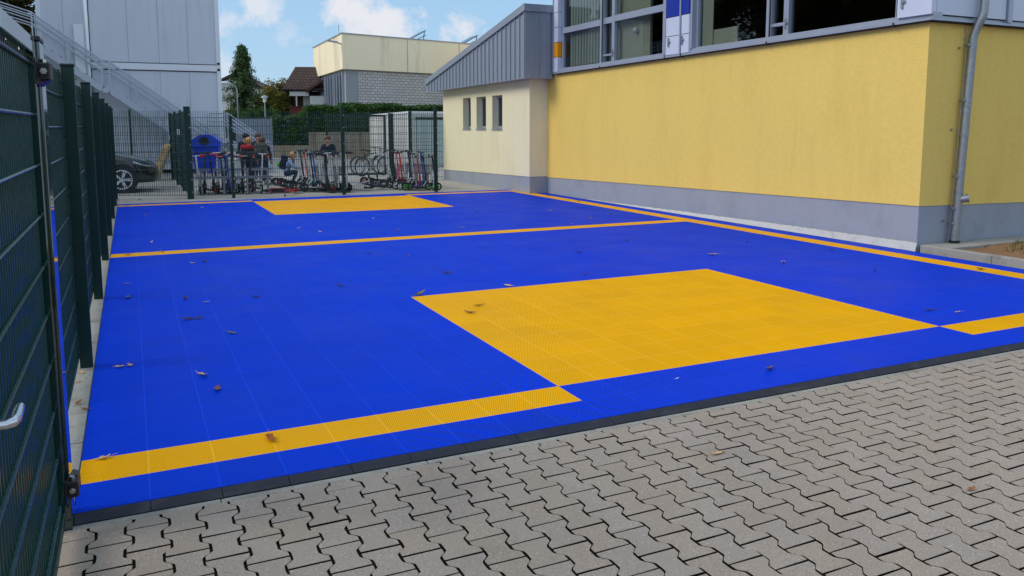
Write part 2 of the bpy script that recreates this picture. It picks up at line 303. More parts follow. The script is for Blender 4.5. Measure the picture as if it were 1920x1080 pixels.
        if parent is not None: ob.parent = parent
        elif loc is not None: ob.location = loc
        return ob
    def build_each(s, name, mats, parent=None, **k):   # every loose piece becomes an object of its own
        par = list(range(len(s.v)))
        def find(a):
            while par[a] != a: par[a] = par[par[a]]; a = par[a]
            return a
        for f in s.f:
            for i in f[1:]: par[find(i)] = find(f[0])
        boxes = {}
        for i, v in enumerate(s.v):
            r = find(i); q = boxes.setdefault(r, [list(v), list(v)])
            for a in range(3): q[0][a] = min(q[0][a], v[a]); q[1][a] = max(q[1][a], v[a])
        ks = list(boxes)
        for i, a in enumerate(ks):
            for c in ks[:i]:
                if all(boxes[a][0][t] <= boxes[c][1][t]+.0005 and boxes[c][0][t] <= boxes[a][1][t]+.0005 for t in range(3)): par[find(a)] = find(c)
        grp = {}
        for f, m in zip(s.f, s.m): grp.setdefault(find(f[0]), []).append((f, m))
        out = []
        for g in grp.values():
            q = MB(); mp = {}
            for f, m in g:
                for i in f:
                    if i not in mp: mp[i] = len(q.v); q.v.append(s.v[i])
                q.f.append(tuple(mp[i] for i in f)); q.m.append(m)
            out.append(q.build(name, mats, parent, **k))
        return out
def tag(o, label=None, cat=None, group=None, kind=None):
    if label: o['label'] = label
    if cat: o['category'] = cat
    if group: o['group'] = group
    if kind: o['kind'] = kind
    return o
def thing(name, label, cat, loc=(0, 0, 0), group=None, rz=0):
    loc = tuple(loc) if len(loc) == 3 else (*loc, 0)
    o = bpy.data.objects.new(name, None); o.empty_display_size = .2; COL.objects.link(o); o.location = loc; o.rotation_euler = (0, 0, rz)
    return tag(o, label, cat, group)
def copy_tree(o, parent=None):
    c = o.copy(); COL.objects.link(c)
    if parent is not None: c.parent = parent
    for ch in list(o.children): copy_tree(ch, c)
    return c
def smooth_by_angle(ob, deg=40):
    me = ob.data; me.polygons.foreach_set('use_smooth', [True]*len(me.polygons))
    bm = bmesh.new(); bm.from_mesh(me)
    for e in bm.edges:
        if len(e.link_faces) == 2 and e.calc_face_angle(0) > R(deg): e.smooth = False
    bm.to_mesh(me); bm.free(); return ob
# ------------------------------------------------------------------ setting
b = MB(); b.quad((-900, -600, -.06), (900, -600, -.06), (900, 1500, -.06), (-900, 1500, -.06)); tag(b.build('ground', 'ground'), kind='structure')
NX, NY = 32, 51
def tile_is_yellow(i, j):
    if j in (1, 49) and (i < 9 or 21 <= i < 31): return True
    if 9 <= i < 21 and (2 <= j < 12 or 39 <= j < 49): return True
    if j == 25 and i < 31: return True
    return i == 30 and 1 <= j < 50
b = MB()
for j in range(NY):
    for i in range(NX): b.add([(i*T, j*T, 0), ((i+1)*T, j*T, 0), ((i+1)*T, (j+1)*T, 0), (i*T, (j+1)*T, 0)], [(0, 1, 2, 3)], 1 if tile_is_yellow(i, j) else 0)
W, H = NX*T, NY*T
for a, c in (((0, 0), (0, H)), ((0, H), (W, H)), ((W, H), (W, 0)), ((W, 0), (0, 0))): b.quad((*a, 0), (*c, 0), (*c, -.024), (*a, -.024), 0)
tag(b.build('court', ['blue', 'yellow'], fixn=False), kind='structure')
b = MB()
for i in range(NX):
    x0, x1 = i*T+.0015, (i+1)*T-.0015; e = random.uniform(-.001, .001)
    b.prism([(x0, -.001, -.003+e), (x0, -.018, -.004+e), (x0, -.078, -.019+e), (x0, -.078, -.024), (x0, -.001, -.024)], (x1-x0, 0, 0))
tag(b.build('court_edge_strip', 'ramp'), kind='structure')
# interlocking pavers
def paver_outline():
    w1, w2 = .0874, .0548; mid = (w1+w2)/2; pr = [(w2, 0), (w2+.0003, .029), (w2+.0035, .037), (mid, .0503), (w1-.0035, .063), (w1-.0003, .071), (w1, .1011)]
    right = [(w, -y) for w, y in reversed(pr)]+[(w, y) for w, y in pr[1:]]
    return right+[(-w, y) for w, y in reversed(right)]
OUT = paver_outline(); PL, PW = .2022, .1422
def paver(b, cx, cy, y_hi=None):
    g = random.uniform(.0050, .0066); o = []
    for x, y in OUT:
        yy = y*(1-g*.9/.1)
        if y_hi is not None: yy = min(yy, y_hi-cy)
        o.append((x-math.copysign(g, x)+random.uniform(-.0009, .0009), yy+random.uniform(-.0007, .0007)))
    if y_hi is not None and y_hi-cy < .02:     # cut stone along the edge: drop doubled points
        q = [];
        for pt in o:
            if not q or (abs(pt[0]-q[-1][0])+abs(pt[1]-q[-1][1])) > .004: q.append(pt)
        o = q
    n = len(o); z = -.022+random.uniform(-.0016, .0012); tx, ty = random.uniform(-.012, .012), random.uniform(-.012, .012); a = random.uniform(-.008, .008); ca, sa = math.cos(a), math.sin(a)
    vs = []
    for k, zz in ((0, -.026), (0, -.0016), (1, 0)):
        for x, y in o:
            if k:
                r = math.hypot(x, y) or 1; x, y = x-x/r*.0016, y-y/r*.0016
            vs.append((cx+x*ca-y*sa, cy+x*sa+y*ca, z+zz+x*tx+y*ty))
    fs = [tuple(2*n+i for i in range(n))]
    fs += [(n+i, n+(i+1) % n, 2*n+(i+1) % n, 2*n+i) for i in range(n)]
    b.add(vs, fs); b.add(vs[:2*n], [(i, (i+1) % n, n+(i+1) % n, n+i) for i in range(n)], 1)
b = MB(); XC = 1.4257; edge = -.128
for c in range(-26, 78):
    cx = XC+c*PW
    for k in range(-1, 24):
        cy = -.221+PL/2-PL*k-(PL/2 if c % 2 else 0)
        if cy-PL/2 > edge-.03: continue
        top = cy+PL/2
        if cx < -3 or cx > 12: continue
        paver(b, cx, cy, edge if top > edge+.004 else None)
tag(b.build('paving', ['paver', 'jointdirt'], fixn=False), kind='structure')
b = MB(); x = -.4
while x < 12: b.rbox(x, x+.996, -.1235, -.081, -.06, -.024+random.uniform(-.001, .001), .003); x += 1
tag(b.build('paving_edging', 'slab'), kind='structure')
b = MB(); b.quad((-4, -7, -.0315), (13, -7, -.0315), (13, -.05, -.0315), (-4, -.05, -.0315)); tag(b.build('paving_bed', 'mossbed'), kind='structure')
b = MB(); y = -.10
while y < H+1.5: b.rbox(-.30, -.006, y, y+.247*2, -.06, -.002+random.uniform(-.004, .001), .004); y += .5
tag(b.build('edging_slabs', 'slab'), kind='structure')
b = MB(); b.quad((-25, 15.56, -.012), (60, 15.56, -.012), (60, 48, -.012), (-25, 48, -.012)); tag(b.build('yard', 'yard'), kind='structure')
b = MB(); b.quad((-25, -8, -.03), (-.3, -8, -.03), (-.3, 15.56, -.03), (-25, 15.56, -.03)); tag(b.build('side_yard', 'sand'), kind='structure')
# soil bed beside the building, kerb, house strip
b = MB(); nx, ny = 60, 80; x0, x1, y0, y1 = 9.93, 14.5, -4.5, 3.1
for j in range(ny+1):
    for i in range(nx+1):
        x, y = x0+(x1-x0)*i/nx, y0+(y1-y0)*j/ny; b.v.append((x, y, .055+.02*math.sin(x*5+y*3)*math.sin(y*4-x)+random.uniform(0, .022)))
for j in range(ny):
    for i in range(nx): a = j*(nx+1)+i; b.f.append((a, a+1, a+nx+2, a+nx+1)); b.m.append(0)
tag(b.build('soil', 'soil', smooth=True), kind='structure')
b = MB(); y = 3.46
while y > -4.5: b.rbox(9.815, 9.93, y-.995, y, -.05, .095+random.uniform(-.003, .002), .006); y -= 1
b.build('kerb', 'slab')['kind'] = 'structure'
b = MB()
for k in range(10): b.rbox(9.935+k*.5, 9.93+(k+1)*.5, 3.12, 3.49, 0, .088, .004)
tag(b.build('wall_base_slabs', 'slab'), kind='structure')
def blades(cx, cy, z, rad, n, h):
    b = MB()
    for _ in range(n):
        a, r = random.uniform(0, 6.28), rad*math.sqrt(random.random()); x, y = cx+r*math.cos(a)*1.6, cy+r*math.sin(a); hh = h*random.uniform(.4, 1.1); d = random.uniform(0, 6.28); l = random.uniform(.2, .9)*hh; w = .006
        ux, uy = -math.sin(d)*w, math.cos(d)*w; p = [(x, y, z), (x+l*.35*math.cos(d), y+l*.35*math.sin(d), z+hh*.7), (x+l*math.cos(d), y+l*math.sin(d), z+hh*.95)]
        b.add([(p[0][0]-ux, p[0][1]-uy, p[0][2]), (p[0][0]+ux, p[0][1]+uy, p[0][2]), (p[1][0]+ux*.7, p[1][1]+uy*.7, p[1][2]), (p[1][0]-ux*.7, p[1][1]-uy*.7, p[1][2]), p[2]], [(0, 1, 2, 3), (3, 2, 4)])
    return b
b = MB()
for cx, cy, n in ((11.1, 2.75, 120), (11.45, 2.9, 150), (11.9, 2.7, 160), (11.6, 2.3, 60), (12.5, 2.6, 160), (10.7, 2.6, 30), (12.2, 1.5, 100)):
    q = blades(cx, cy, .06, .22, n, .085); b.add(q.v, q.f)
tag(b.build('grass', 'grass', fixn=False), kind='stuff')
# white dimpled membrane in the gap along the yellow wall
b = MB(); n = 150
for i in range(n+1):
    y = 3.49+8.6*i/n; h = max(.012, .115*(1-(i/n)**1.3))+random.uniform(-.006, .006)
    for k in range(4): b.v.append((9.763+.03*k/3+random.uniform(-.003, .003), y, .003+(h-.003)*k/3))
for i in range(n):
    for k in range(3): a = i*4+k; b.f.append((a, a+1, a+5, a+4)); b.m.append(0)
tag(b.build('drainage_membrane', 'membrane', smooth=True), 'crumpled white dimpled membrane strip along the foot of the yellow wall', 'membrane')
# ------------------------------------------------------------------ left mesh fence, gate and yard fences
def mesh_panel(b, p0, p1, z0, z1, step=.05, r=.0028, hs=.2, hr=.004):
    p0, p1 = Vector((*p0, 0)), Vector((*p1, 0)); d = (p1-p0); Ln = d.length; d.normalize(); nrm = Vector((-d.y, d.x, 0)); n = max(1, int(Ln/step))
    for i in range(n+1):
        c = p0+d*(Ln*i/n)
        vs = [c+d*(a*r)+nrm*(q*r)+Vector((0, 0, z)) for z in (z0, z1) for a, q in ((-1, -1), (1, -1), (1, 1), (-1, 1))]
        b.add(vs, [(0, 1, 5, 4), (1, 2, 6, 5), (2, 3, 7, 6), (3, 0, 4, 7), (4, 5, 6, 7)])
    z = z0+.03
    while z < z1:
        for s in (-1, 1):
            o = nrm*(s*(r+hr)); b.tube([p0+o+Vector((0, 0, z)), p1+o+Vector((0, 0, z))], hr, 6)
        z += hs
def post(parent, x, y, w, d, z1, rot=0, name='post', capped=True, z0=-.03):
    mt = Matrix.Translation((x, y, 0)) @ Matrix.Rotation(rot, 4, 'Z')
    b = MB(); b.rbox(-w/2, w/2, -d/2, d/2, z0, z1, .004, mt)
    o = b.build(name, 'green', parent)
    if capped: c = MB(); c.rbox(-w/2-.004, w/2+.004, -d/2-.004, d/2+.004, z1, z1+.018, .004, mt); c.build('cap', 'black', o)
    return o
lf = thing('mesh_fence', 'long dark green wire mesh fence running away along the left side of the court', 'fence', (-.05, 0, 0))
PY_ = [2.42, 4.93, 7.47, 10.02, 12.62, 15.2, 17.0]
ys = [.06]+PY_
for i, y in enumerate(PY_):
    o = post(lf, -.052, y, .08, .06, 2.085)
    k = MB(); k.rbox(-.118, -.096, y-.075, y-.035, .05, 2.06, .004); k.build('clamp_rail', 'green', o)
    k = MB()
    for z in (.12, .42, .82, 1.22, 1.62, 1.98): k.tube([(-.098, y-.055, z), (-.082, y-.055, z)], .011, 6)
    k.build_each('bolt', 'green', o)
for a, c in zip(ys[:-1], ys[1:]):
    b = MB(); mesh_panel(b, (-.105, a+.02), (-.105, c-.02), .05, 2.05, r=.0038, hr=.0058); b.build('mesh_panel', 'wire', lf)
gt = thing('gate', 'dark green mesh gate leaf with aluminium lever handle, nearest the viewer at the left', 'gate', (-.05, 0, 0))
b = MB(); b.rbox(-.115, .0, -.115, .045, -.03, 2.02, .004); gp = b.build('gate_post', 'greengloss', gt); smooth_by_angle(gp)
b = MB(); b.rbox(-.118, .003, -.118, .048, 2.02, 2.04, .004); b.build('cap', 'black', gp)
g0, g1 = -2.35, -.145
b = MB(); b.rbox(-.065, -.012, g1-.055, g1, .06, 2.03, .004); b.rbox(-.065, -.012, g0, g0+.055, .06, 2.03, .004); b.rbox(-.064, -.013, g0+.056, g1-.056, 1.965, 2.029, .004)
smooth_by_angle(b.build('gate_frame', 'greengloss', gt))
b = MB(); b.rbox(-.064, -.016, g0+.056, g1-.056, .06, .10, .004); b.build('bottom_rail', 'green', gt)
b = MB(); mesh_panel(b, (-.042, g0+.06), (-.042, g1-.06), .10, 1.96, r=.0038, hr=.0062); b.build('gate_mesh', 'wire', gt)
b = MB(); x = g0
while x < g1: b.box(-.046, -.030, x, x+.012, .03, .065); x += .03
b.build('toothed_bottom_strip', 'wire', gt)
for z in (.17, 1.90):
    b = MB(); b.prism([(-.012, -.20, z-.05), (-.012, -.20, z+.05), (.004, -.1, z+.05), (.030, -.09, z+.035), (.030, -.09, z-.03), (-.004, -.14, z-.06)], (.006, .05, 0)); b.rbox(-.012, .034, -.155, -.085, z-.036, z+.034, .006)
    h = b.build('hinge', 'black', gt)
    k = MB(); k.tube([(.012, -.157, z+.0), (.012, -.168, z+.0)], .013, 6); k.tube([(.012, -.168, z), (.012, -.174, z)], .007, 8); k.tube([(.010, -.12, z+.034), (.010, -.12, z+.048)], .012, 6); k.build_each('bolt', 'zinc', h)
hz, hy = 1.035, -1.83
b = MB(); hp = G(5, 798, 1.0)
# lever handle: spindle out of the leaf, grip, return
b.tube([(-.02, -1.75, 1.005), (.014, -1.75, 1.005), (.026, -1.742, 1.006), (.031, -1.72, 1.007), (.031, -1.665, 1.01), (.031, -1.64, 1.01)], [.011, .011, .0125, .0125, .012, .010], 12)
b.tube([(-.012, -1.75, 1.005), (-.005, -1.75, 1.005)], .027, 16)
smooth_by_angle(b.build('lever_handle', 'alu', gt))
b = MB(); b.rbox(-.066, -.011, -1.85, -1.70, .86, 1.10, .004); b.build('lock_case', 'green', gt)
# yard fences
def yard_fence(label, pts, posts, pw=.06, ztop=2.04, zp=2.09, loc=None, name='mesh_fence', tilt=True):
    f = thing(name, label, 'fence', (*(loc or pts[0]), 0))
    for a, c in zip(pts[:-1], pts[1:]):
        b = MB(); mesh_panel(b, a, c, .05, ztop, r=.0042, hr=.0058); b.build('mesh_panel', 'wire', f)
    for x, y, w, zt in posts:
        o = post(f, x, y, w, w*.7, zt)
        k = MB()
        for z in (.15, .45, .85, 1.25, 1.65, 1.95): k.tube([(x+w*.3, y-w*.36, z), (x+w*.3, y-w*.36-.012, z)], .012, 6)
        k.build_each('bolt', 'zinc', o)
    return f
yard_fence('short green mesh fence in front of the parked car', [(-.02, 17.05), (1.48, 16.38)], [])
yard_fence('green mesh fence behind the court in front of the scooters', [(1.56, 16.32), (2.47, 16.2), (5.06, 15.98), (7.42, 15.8)], [(2.47, 16.2, .07, 1.9), (5.06, 15.98, .075, 2.14), (7.42, 15.8, .08, 2.12)])
yard_fence('dark green mesh fence leading back from the court corner past the bin', [(1.53, 16.45), (1.52, 18.9), (1.51, 21.4), (1.5, 23.9)], [(1.53, 16.36, .14, 2.12), (1.52, 18.9, .06, 2.08), (1.51, 21.4, .06, 2.08), (1.5, 23.95, .12, 2.08)])
st = bpy.data.objects['mesh_fence.003'] if 'mesh_fence.003' in bpy.data.objects else None
if st:
    for x, y, z in ((1.467, 18.45, 1.45), (1.467, 19.3, 1.45), (1.44, 23.6, 1.26)):
        b = MB(); b.rbox(x-.012, x, y, y+.09, z, z+.16, .003); b.build('sticker', 'lamp_white', st)
yard_fence('far green mesh fence behind the parked car under the outside stair', [(1.42, 24.6), (-1.0, 24.6), (-3.6, 24.6)], [(.35, 24.6, .06, 2.2), (-2.0, 24.6, .06, 2.2)], ztop=2.0)
fi = yard_fence('inner green mesh fence beside the white garage', [(7.72, 20.5), (8.25, 20.4), (9.25, 20.2)], [(7.66, 20.5, .15, 2.06), (8.25, 20.4, .09, 2.12)])
yg = thing('gate', 'green framed mesh gate standing between bicycles and right hand scooters', 'gate', (7.5, 20.55, 0))
b = MB(); xa, xb, yy = 5.75, 7.5, 20.62
for p, q in (((xa, yy+.25, 2.02), (xb, yy, 2.0)), ((xb, yy, .2), (xb, yy, 2.03)), ((xa, yy+.25, .2), (xa, yy+.25, 2.03)), ((xa, yy+.25, .2), (xb, yy, .2))): b.bar(p, q, .06, .06)
b.build('gate_frame', 'green', yg)
b = MB(); mesh_panel(b, (xa+.05, yy+.245), (xb-.05, yy), .22, 1.98, r=.0042, hr=.0058); b.build('gate_mesh', 'wire', yg)
# ------------------------------------------------------------------ yellow building
def zt(y): return 3.035-(y-3.4)*.0098            # underside of the window band
def zp(y): return .612-(y-3.47)*.0203           # top of the plinth
YB = thing('yellow_building', 'yellow rendered building with blue grey plinth and ribbon windows at right', 'building', (9.8, 3.5, 0))
yf = 14.15
b = MB()
b.add([(9.8, 3.5, zp(3.5)), (9.8, yf, zp(yf)), (9.8, yf, zt(yf)), (9.8, 3.5, zt(3.5))], [(0, 1, 2, 3)])
b.add([(9.8, 3.5, zp(3.5)), (22, 3.5, .52-.1), (22, 3.5, 3.03), (9.8, 3.5, zt(3.5))], [(3, 2, 1, 0)])
b.quad((9.83, yf, 0), (22, yf, 0), (22, yf, 3.0), (9.83, yf, 3.0)); b.quad((22, 3.5, 0), (22, yf, 0), (22, yf, 3.03), (22, 3.5, 3.03))
b.build('wall', 'yplaster', YB, fixn=False)
b = MB()  # plinth a few mm behind the render
b.quad((9.812, 3.51, -.05), (9.812, yf, -.05), (9.812, yf, zp(yf)+.01), (9.812, 3.51, zp(3.5)+.01)); b.quad((9.812, 3.51, -.05), (22, 3.51, -.05), (22, 3.51, .43), (9.812, 3.51, zp(3.5)+.01)); b.build('plinth', 'plinth', YB, fixn=False)
b = MB(); b.quad((9.8, 3.5, zp(3.5)), (9.8, yf, zp(yf)), (9.814, yf, zp(yf)), (9.814, 3.514, zp(3.5))); b.quad((9.8, 3.5, zp(3.5)), (22, 3.5, .42), (22, 3.514, .42), (9.814, 3.514, zp(3.5))); b.build('drip_edge', 'joint', YB)
def yz(b, x0, x1, ya, yb, za, zb, follow=True, **k):   # box on the facade whose z follows the slight fall of the band
    s = (ya+yb)/2; o = (zt(s)-3.0) if follow else 0
    return b.box(x0, x1, ya, yb, za+o, zb+o, **k)
def band(b, x0, x1, ya, yb, dz0, dz1):             # sloped rail along the facade
    a = [(x0, ya, zt(ya)+dz0), (x1, ya, zt(ya)+dz0), (x1, ya, zt(ya)+dz1), (x0, ya, zt(ya)+dz1)]; c = [(x, yb, z+zt(yb)-zt(ya)) for x, y, z in a]
    b.add(a+c, [(0, 1, 2, 3), (7, 6, 5, 4), (0, 4, 5, 1), (1, 5, 6, 2), (2, 6, 7, 3), (3, 7, 4, 0)])
b = MB(); band(b, 9.70, 9.90, 3.4, 13.68, 0, .035); band(b, 9.74, 9.90, 3.4, 13.68, .037, .105)
b.box(9.901, 22, 3.403, 3.60, 3.036, 3.07); b.box(9.905, 22, 3.44, 3.6, 3.0725, 3.10)
b.build('sill_rail', 'frame', YB)
b = MB(); band(b, 9.716, 9.797, 3.41, 13.66, -.012, -.001); b.box(9.802, 22, 3.415, 3.495, 3.020, 3.0345); b.build('shadow_gap', 'joint', YB)
ZT = 4.95
def window(name, cols, transom=True):
    w = None
    ya, yb = cols[0][0], cols[-1][1]
    b = MB()
    for i, (c0, c1) in enumerate(cols):
        if i: p1 = cols[i-1][1]; yz(b, 9.80, 9.90, p1, c0, 3.07, ZT)
    yz(b, 9.815, 9.90, ya-.045, ya, 3.107, ZT); yz(b, 9.815, 9.90, yb, yb+.045, 3.107, ZT)
    yz(b, 9.82, 9.89, ya-.001, yb+.001, 3.085, 3.112); yz(b, 9.82, 9.89, ya-.001, yb+.001, ZT-.03, ZT-.001)
    if transom:
        for c0, c1 in cols: yz(b, 9.803, 9.90, c0+.001, c1-.001, 3.93, 4.06)
    w = b.build('window', 'frame', YB)
    b = MB()
    for c0, c1 in cols:
        for za, zb_ in (((3.10, 3.93), (4.06, ZT)) if transom else ((3.10, ZT),)): yz(b, 9.862, 9.868, c0-.005, c1+.005, za, zb_)
    b.build('pane', 'glass', w)
    return w
w1 = window('w', [(9.28, 11.10), (11.20, 11.55), (11.64, 13.38)])
w2 = window('w', [(4.05, 6.02), (6.13, 6.40), (6.50, 8.30)], False)
b = MB()                                           # dark outer mullion strips with end caps
for y in (11.595, 6.45):
    yz(b, 9.765, 9.80, y-.03, y+.03, 3.0, ZT)
b.build_each('mullion_cover', 'frame', YB)
for y in (11.55, 9.17, 8.66, 6.41, 4.0):
    b = MB(); yz(b, 9.69, 9.76, y-.035, y-.012, 2.975, 3.03); yz(b, 9.752, 9.765, y-.035, y-.018, 3.03, ZT); b.build('rail_end_cap', 'joint', YB)
b = MB(); yz(b, 9.80, 9.85, 11.2, 11.55, 3.24, 3.28); yz(b, 9.80, 9.85, 6.13, 6.40, 3.26, 3.31); b.build_each('window_bar', 'frame', YB)
for y in (11.16, 6.08, 9.02, 8.6, 3.85):
    b = MB(); yz(b, 9.68 if y in (9.02, 8.6, 3.85) else 9.785, 9.80, y-.015, y+.015, 3.2, 3.36); yz(b, 9.675 if y in (9.02, 8.6, 3.85) else 9.78, 9.80, y-.05, y, 3.27, 3.30); b.build('catch', 'galv', YB)
def pier(ya, yb, cols_, ret=True):                   # coloured panels; ya near edge
    for k, cn in enumerate(cols_):
        z0, z1 = 3.045+.352*k, 3.045+.352*(k+1)-.012
        b = MB(); yz(b, 9.705, 9.79, ya, yb, z0, z1)
        b.build('panel', cn, YB)
for ya, yb in ((8.70, 9.12), (8.42, 8.64)): pier(ya, yb, ['white_panel', 'white_panel', 'blue_panel', 'blue_panel', 'white_panel'])
pier(13.47, 13.66, ['white_panel', 'orange_panel', 'white_panel', 'white_panel', 'white_panel'])
def returns(y, cols_):
    for k, cn in enumerate(cols_):
        z0, z1 = 3.045+.352*k, 3.045+.352*(k+1)-.012
        b = MB(); yz(b, 9.712, 9.90, y, y+.012, z0, z1); b.build('panel', cn, YB)
returns(8.405, ['white_panel', 'white_panel', 'blue_panel', 'blue_panel', 'white_panel']); returns(13.455, ['white_panel', 'orange_panel', 'white_panel', 'white_panel', 'white_panel'])
b = MB(); yz(b, 9.69, 9.76, 8.652, 8.69, 3.04, ZT); yz(b, 9.70, 9.86, 9.128, 9.22, 3.07, ZT); yz(b, 9.69, 9.75, 13.67, 13.70, 3.04, ZT); yz(b, 9.72, 9.90, 8.345, 8.40, 3.107, ZT); b.build_each('pier_frame', 'frame', YB)
b = MB(); yz(b, 9.79, 9.9, 8.42, 9.22, 3.04, ZT); yz(b, 9.79, 9.9, 13.47, 13.7, 3.04, ZT); b.build_each('pier_core', 'joint', YB)
b = MB(); yz(b, 9.702, 9.79, 3.412, 3.93, 3.08, 3.9); yz(b, 9.702, 9.79, 3.412, 3.93, 3.91, ZT); b.build_each('panel', 'white_panel', YB)
b = MB()
for xa, xb in ((9.80, 11.19), (11.30, 13.0), (13.1, 15)): b.box(xa, xb, 3.415, 3.49, 3.115, 3.9); b.box(xa, xb, 3.415, 3.49, 3.91, ZT)
b.build_each('panel', 'white_panel', YB)
b = MB(); b.box(11.2, 11.29, 3.385, 3.47, 3.075, ZT); b.build_each('mullion_cover', 'frame', YB)
b = MB(); b.box(9.70, 22, 3.402, 13.70, ZT+.06, 6.4); b.box(9.90, 22, 13.701, 13.72, 3.0, ZT+.059); b.build('upper_storey', 'frame', YB)
b = MB(); b.box(9.66, 22.3, 3.3, 13.72, 6.402, 6.6); b.build('roof', 'zincroof', YB)
b = MB()  # dark rooms behind the glass
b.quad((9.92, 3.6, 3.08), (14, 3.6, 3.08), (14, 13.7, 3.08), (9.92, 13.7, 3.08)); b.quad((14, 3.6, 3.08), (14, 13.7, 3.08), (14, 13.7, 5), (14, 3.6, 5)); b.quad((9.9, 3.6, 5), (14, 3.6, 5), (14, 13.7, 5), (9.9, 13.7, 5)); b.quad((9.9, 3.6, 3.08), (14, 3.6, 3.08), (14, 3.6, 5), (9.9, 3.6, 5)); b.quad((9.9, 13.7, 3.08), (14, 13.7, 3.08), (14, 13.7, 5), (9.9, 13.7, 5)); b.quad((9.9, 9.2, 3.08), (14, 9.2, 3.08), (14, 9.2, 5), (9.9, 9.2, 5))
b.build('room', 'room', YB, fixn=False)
b = MB(); b.box(9.925, 9.945, 7.35, 7.98, 3.085, 3.40); b.box(9.92, 9.935, 8.0, 8.30, 3.085, ZT-.1); b.build_each('interior_board', 'roomlight', YB)
b = MB()
y = 11.70
while y < 13.2: b.box(9.93, 9.95, y, y+.095, 3.1, 4.9); y += .13
b.build('reflection_slats', 'roomgrey', YB)  # pale slats added in place of the grey reflection in these panes
b = MB(); b.box(9.99, 10.05, 10.05, 11.6, 3.09, ZT-.05); b.build('partition', 'roomlight', YB)
b = MB(); b.ball((9.94, 10.5, 3.66), .06, 16, 10); b.tube([(9.94, 10.5, 3.66), (9.99, 10.5, 3.66)], .02); b.build('globe_lamp', 'lamp_white', YB, smooth=True)
# downpipe
b = MB(); dx = lambda z: 10.425+.043*z
b.tube([(dx(.09), 3.415, .09), (dx(2.86), 3.415, 2.86), (10.565, 3.395, 2.95), (10.58, 3.37, 3.03), (10.598, 3.34, 3.11), (10.61, 3.33, 3.19), (10.65, 3.33, 5)], .055, 20)
for z in (.20, .36, .56, .80, 1.55, 1.95, 2.02, 2.75):
    b.tube([(dx(z), 3.415, z-.018), (dx(z), 3.415, z+.018)], .0595, 20)
b.tube([(dx(.68), 3.415, .68), (dx(.68)+.07, 3.325, .705)], .052, 18); b.tube([(dx(.68)+.062, 3.334, .704), (dx(.68)+.078, 3.316, .708)], .062, 18)
dp = smooth_by_angle(b.build('downpipe', 'galv', YB), 30); dp['label'] = 'galvanised downpipe with a round cleaning opening near its foot'
b = MB(); b.tube([(dx(.1), 3.415, .085), (dx(.1), 3.415, .125)], .068, 20); b.build('rubber_collar', 'rubber', dp)
for z in (.36, .56, 1.0, 2.02, 2.75):
    b = MB(); b.tube([(dx(z)-.05, 3.42, z), (dx(z)-.05, 3.50, z)], .007); b.rbox(dx(z)-.085, dx(z)-.055, 3.40, 3.43, z-.02, z+.02, .004); b.build_each('bracket', 'galv', dp)
for z in (.38, 1.62, 2.7): b = MB(); b.tube([(dx(z)-.16, 3.47, z+.01), (dx(z)-.16, 3.50, z+.01)], .014, 8); b.build('wall_anchor', 'galv', dp)
b = MB(); b.tube([(dx(.1)-.072, 3.45, .1), (dx(.7)-.075, 3.45, .7), (dx(.9)-.06, 3.45, .92), (dx(1.2)-.066, 3.45, 1.2), (dx(2.0)-.07, 3.45, 2.0), (dx(2.2)-.05, 3.45, 2.25), (dx(2.9)-.06, 3.47, 3.0)], .005, 6); b.build('lightning_wire', 'galv', dp)
# ------------------------------------------------------------------ annex
AN = thing('annex_building', 'cream rendered annex with three small windows under a grey seamed metal roof', 'building', (9.3, 14.15, 0))
wn = [(15.77, 16.43, 1.63, 2.50), (16.86, 17.54, 1.61, 2.50), (17.97, 18.57, 1.60, 2.49)]
y0, y1 = 14.15, 20.25; zpl = lambda y: .42-(y-14.15)*.018
b = MB()
def wl(ya, yb, za, zb, z2=None): b.add([(9.3, ya, za), (9.3, yb, z2 if z2 is not None else za), (9.3, yb, zb), (9.3, ya, zb)], [(0, 1, 2, 3)])
wl(y0, y1, zpl(y0), 1.60, zpl(y1)); wl(y0, y1, 2.50, 2.84)
e = [y0]+[q for w in wn for q in w[:2]]+[y1]
for i in range(0, len(e), 2): wl(e[i], e[i+1], 1.60, 2.50)
for a, c, z0, z1 in wn:                      # reveals
    b.quad((9.3, a, 1.60), (9.52, a, 1.60), (9.52, a, 2.5), (9.3, a, 2.5)); b.quad((9.3, c, 1.60), (9.52, c, 1.60), (9.52, c, 2.5), (9.3, c, 2.5)); b.quad((9.3, a, 2.5), (9.52, a, 2.5), (9.52, c, 2.5), (9.3, c, 2.5))
b.quad((9.3, y0, zpl(y0)), (9.8, y0, zpl(y0)), (9.8, y0, 2.84), (9.3, y0, 2.84)); b.quad((9.3, y1, 0), (14, y1, 0), (14, y1, 2.84), (9.3, y1, 2.84)); b.build('wall', 'cplaster', AN, fixn=False)
b = MB(); b.quad((9.312, y0+.01, -.2), (9.312, y1, -.2), (9.312, y1, zpl(y1)+.01), (9.312, y0+.01, zpl(y0)+.01)); b.quad((9.312, y0+.01, -.2), (9.81, y0+.01, -.2), (9.81, y0+.01, zpl(y0)+.01), (9.312, y0+.01, zpl(y0)+.01)); b.build('plinth', 'plinth', AN, fixn=False)
for a, c, z0, z1 in wn:
    b = MB()
    for q in ((a, a+.06, 1.61, 2.5), (c-.06, c, 1.61, 2.5), (a+.06, c-.06, 1.61, 1.68), (a+.06, c-.06, 2.44, 2.5)): b.box(9.46, 9.52, *q)
    w = b.build('window', 'frame', AN); b = MB(); b.box(9.485, 9.49, a+.05, c-.05, 1.66, 2.46); b.build('pane', 'dglass', w); b = MB(); b.box(9.27, 9.49, a-.01, c+.01, 1.575, 1.603); b.build('sill', 'frame', w)
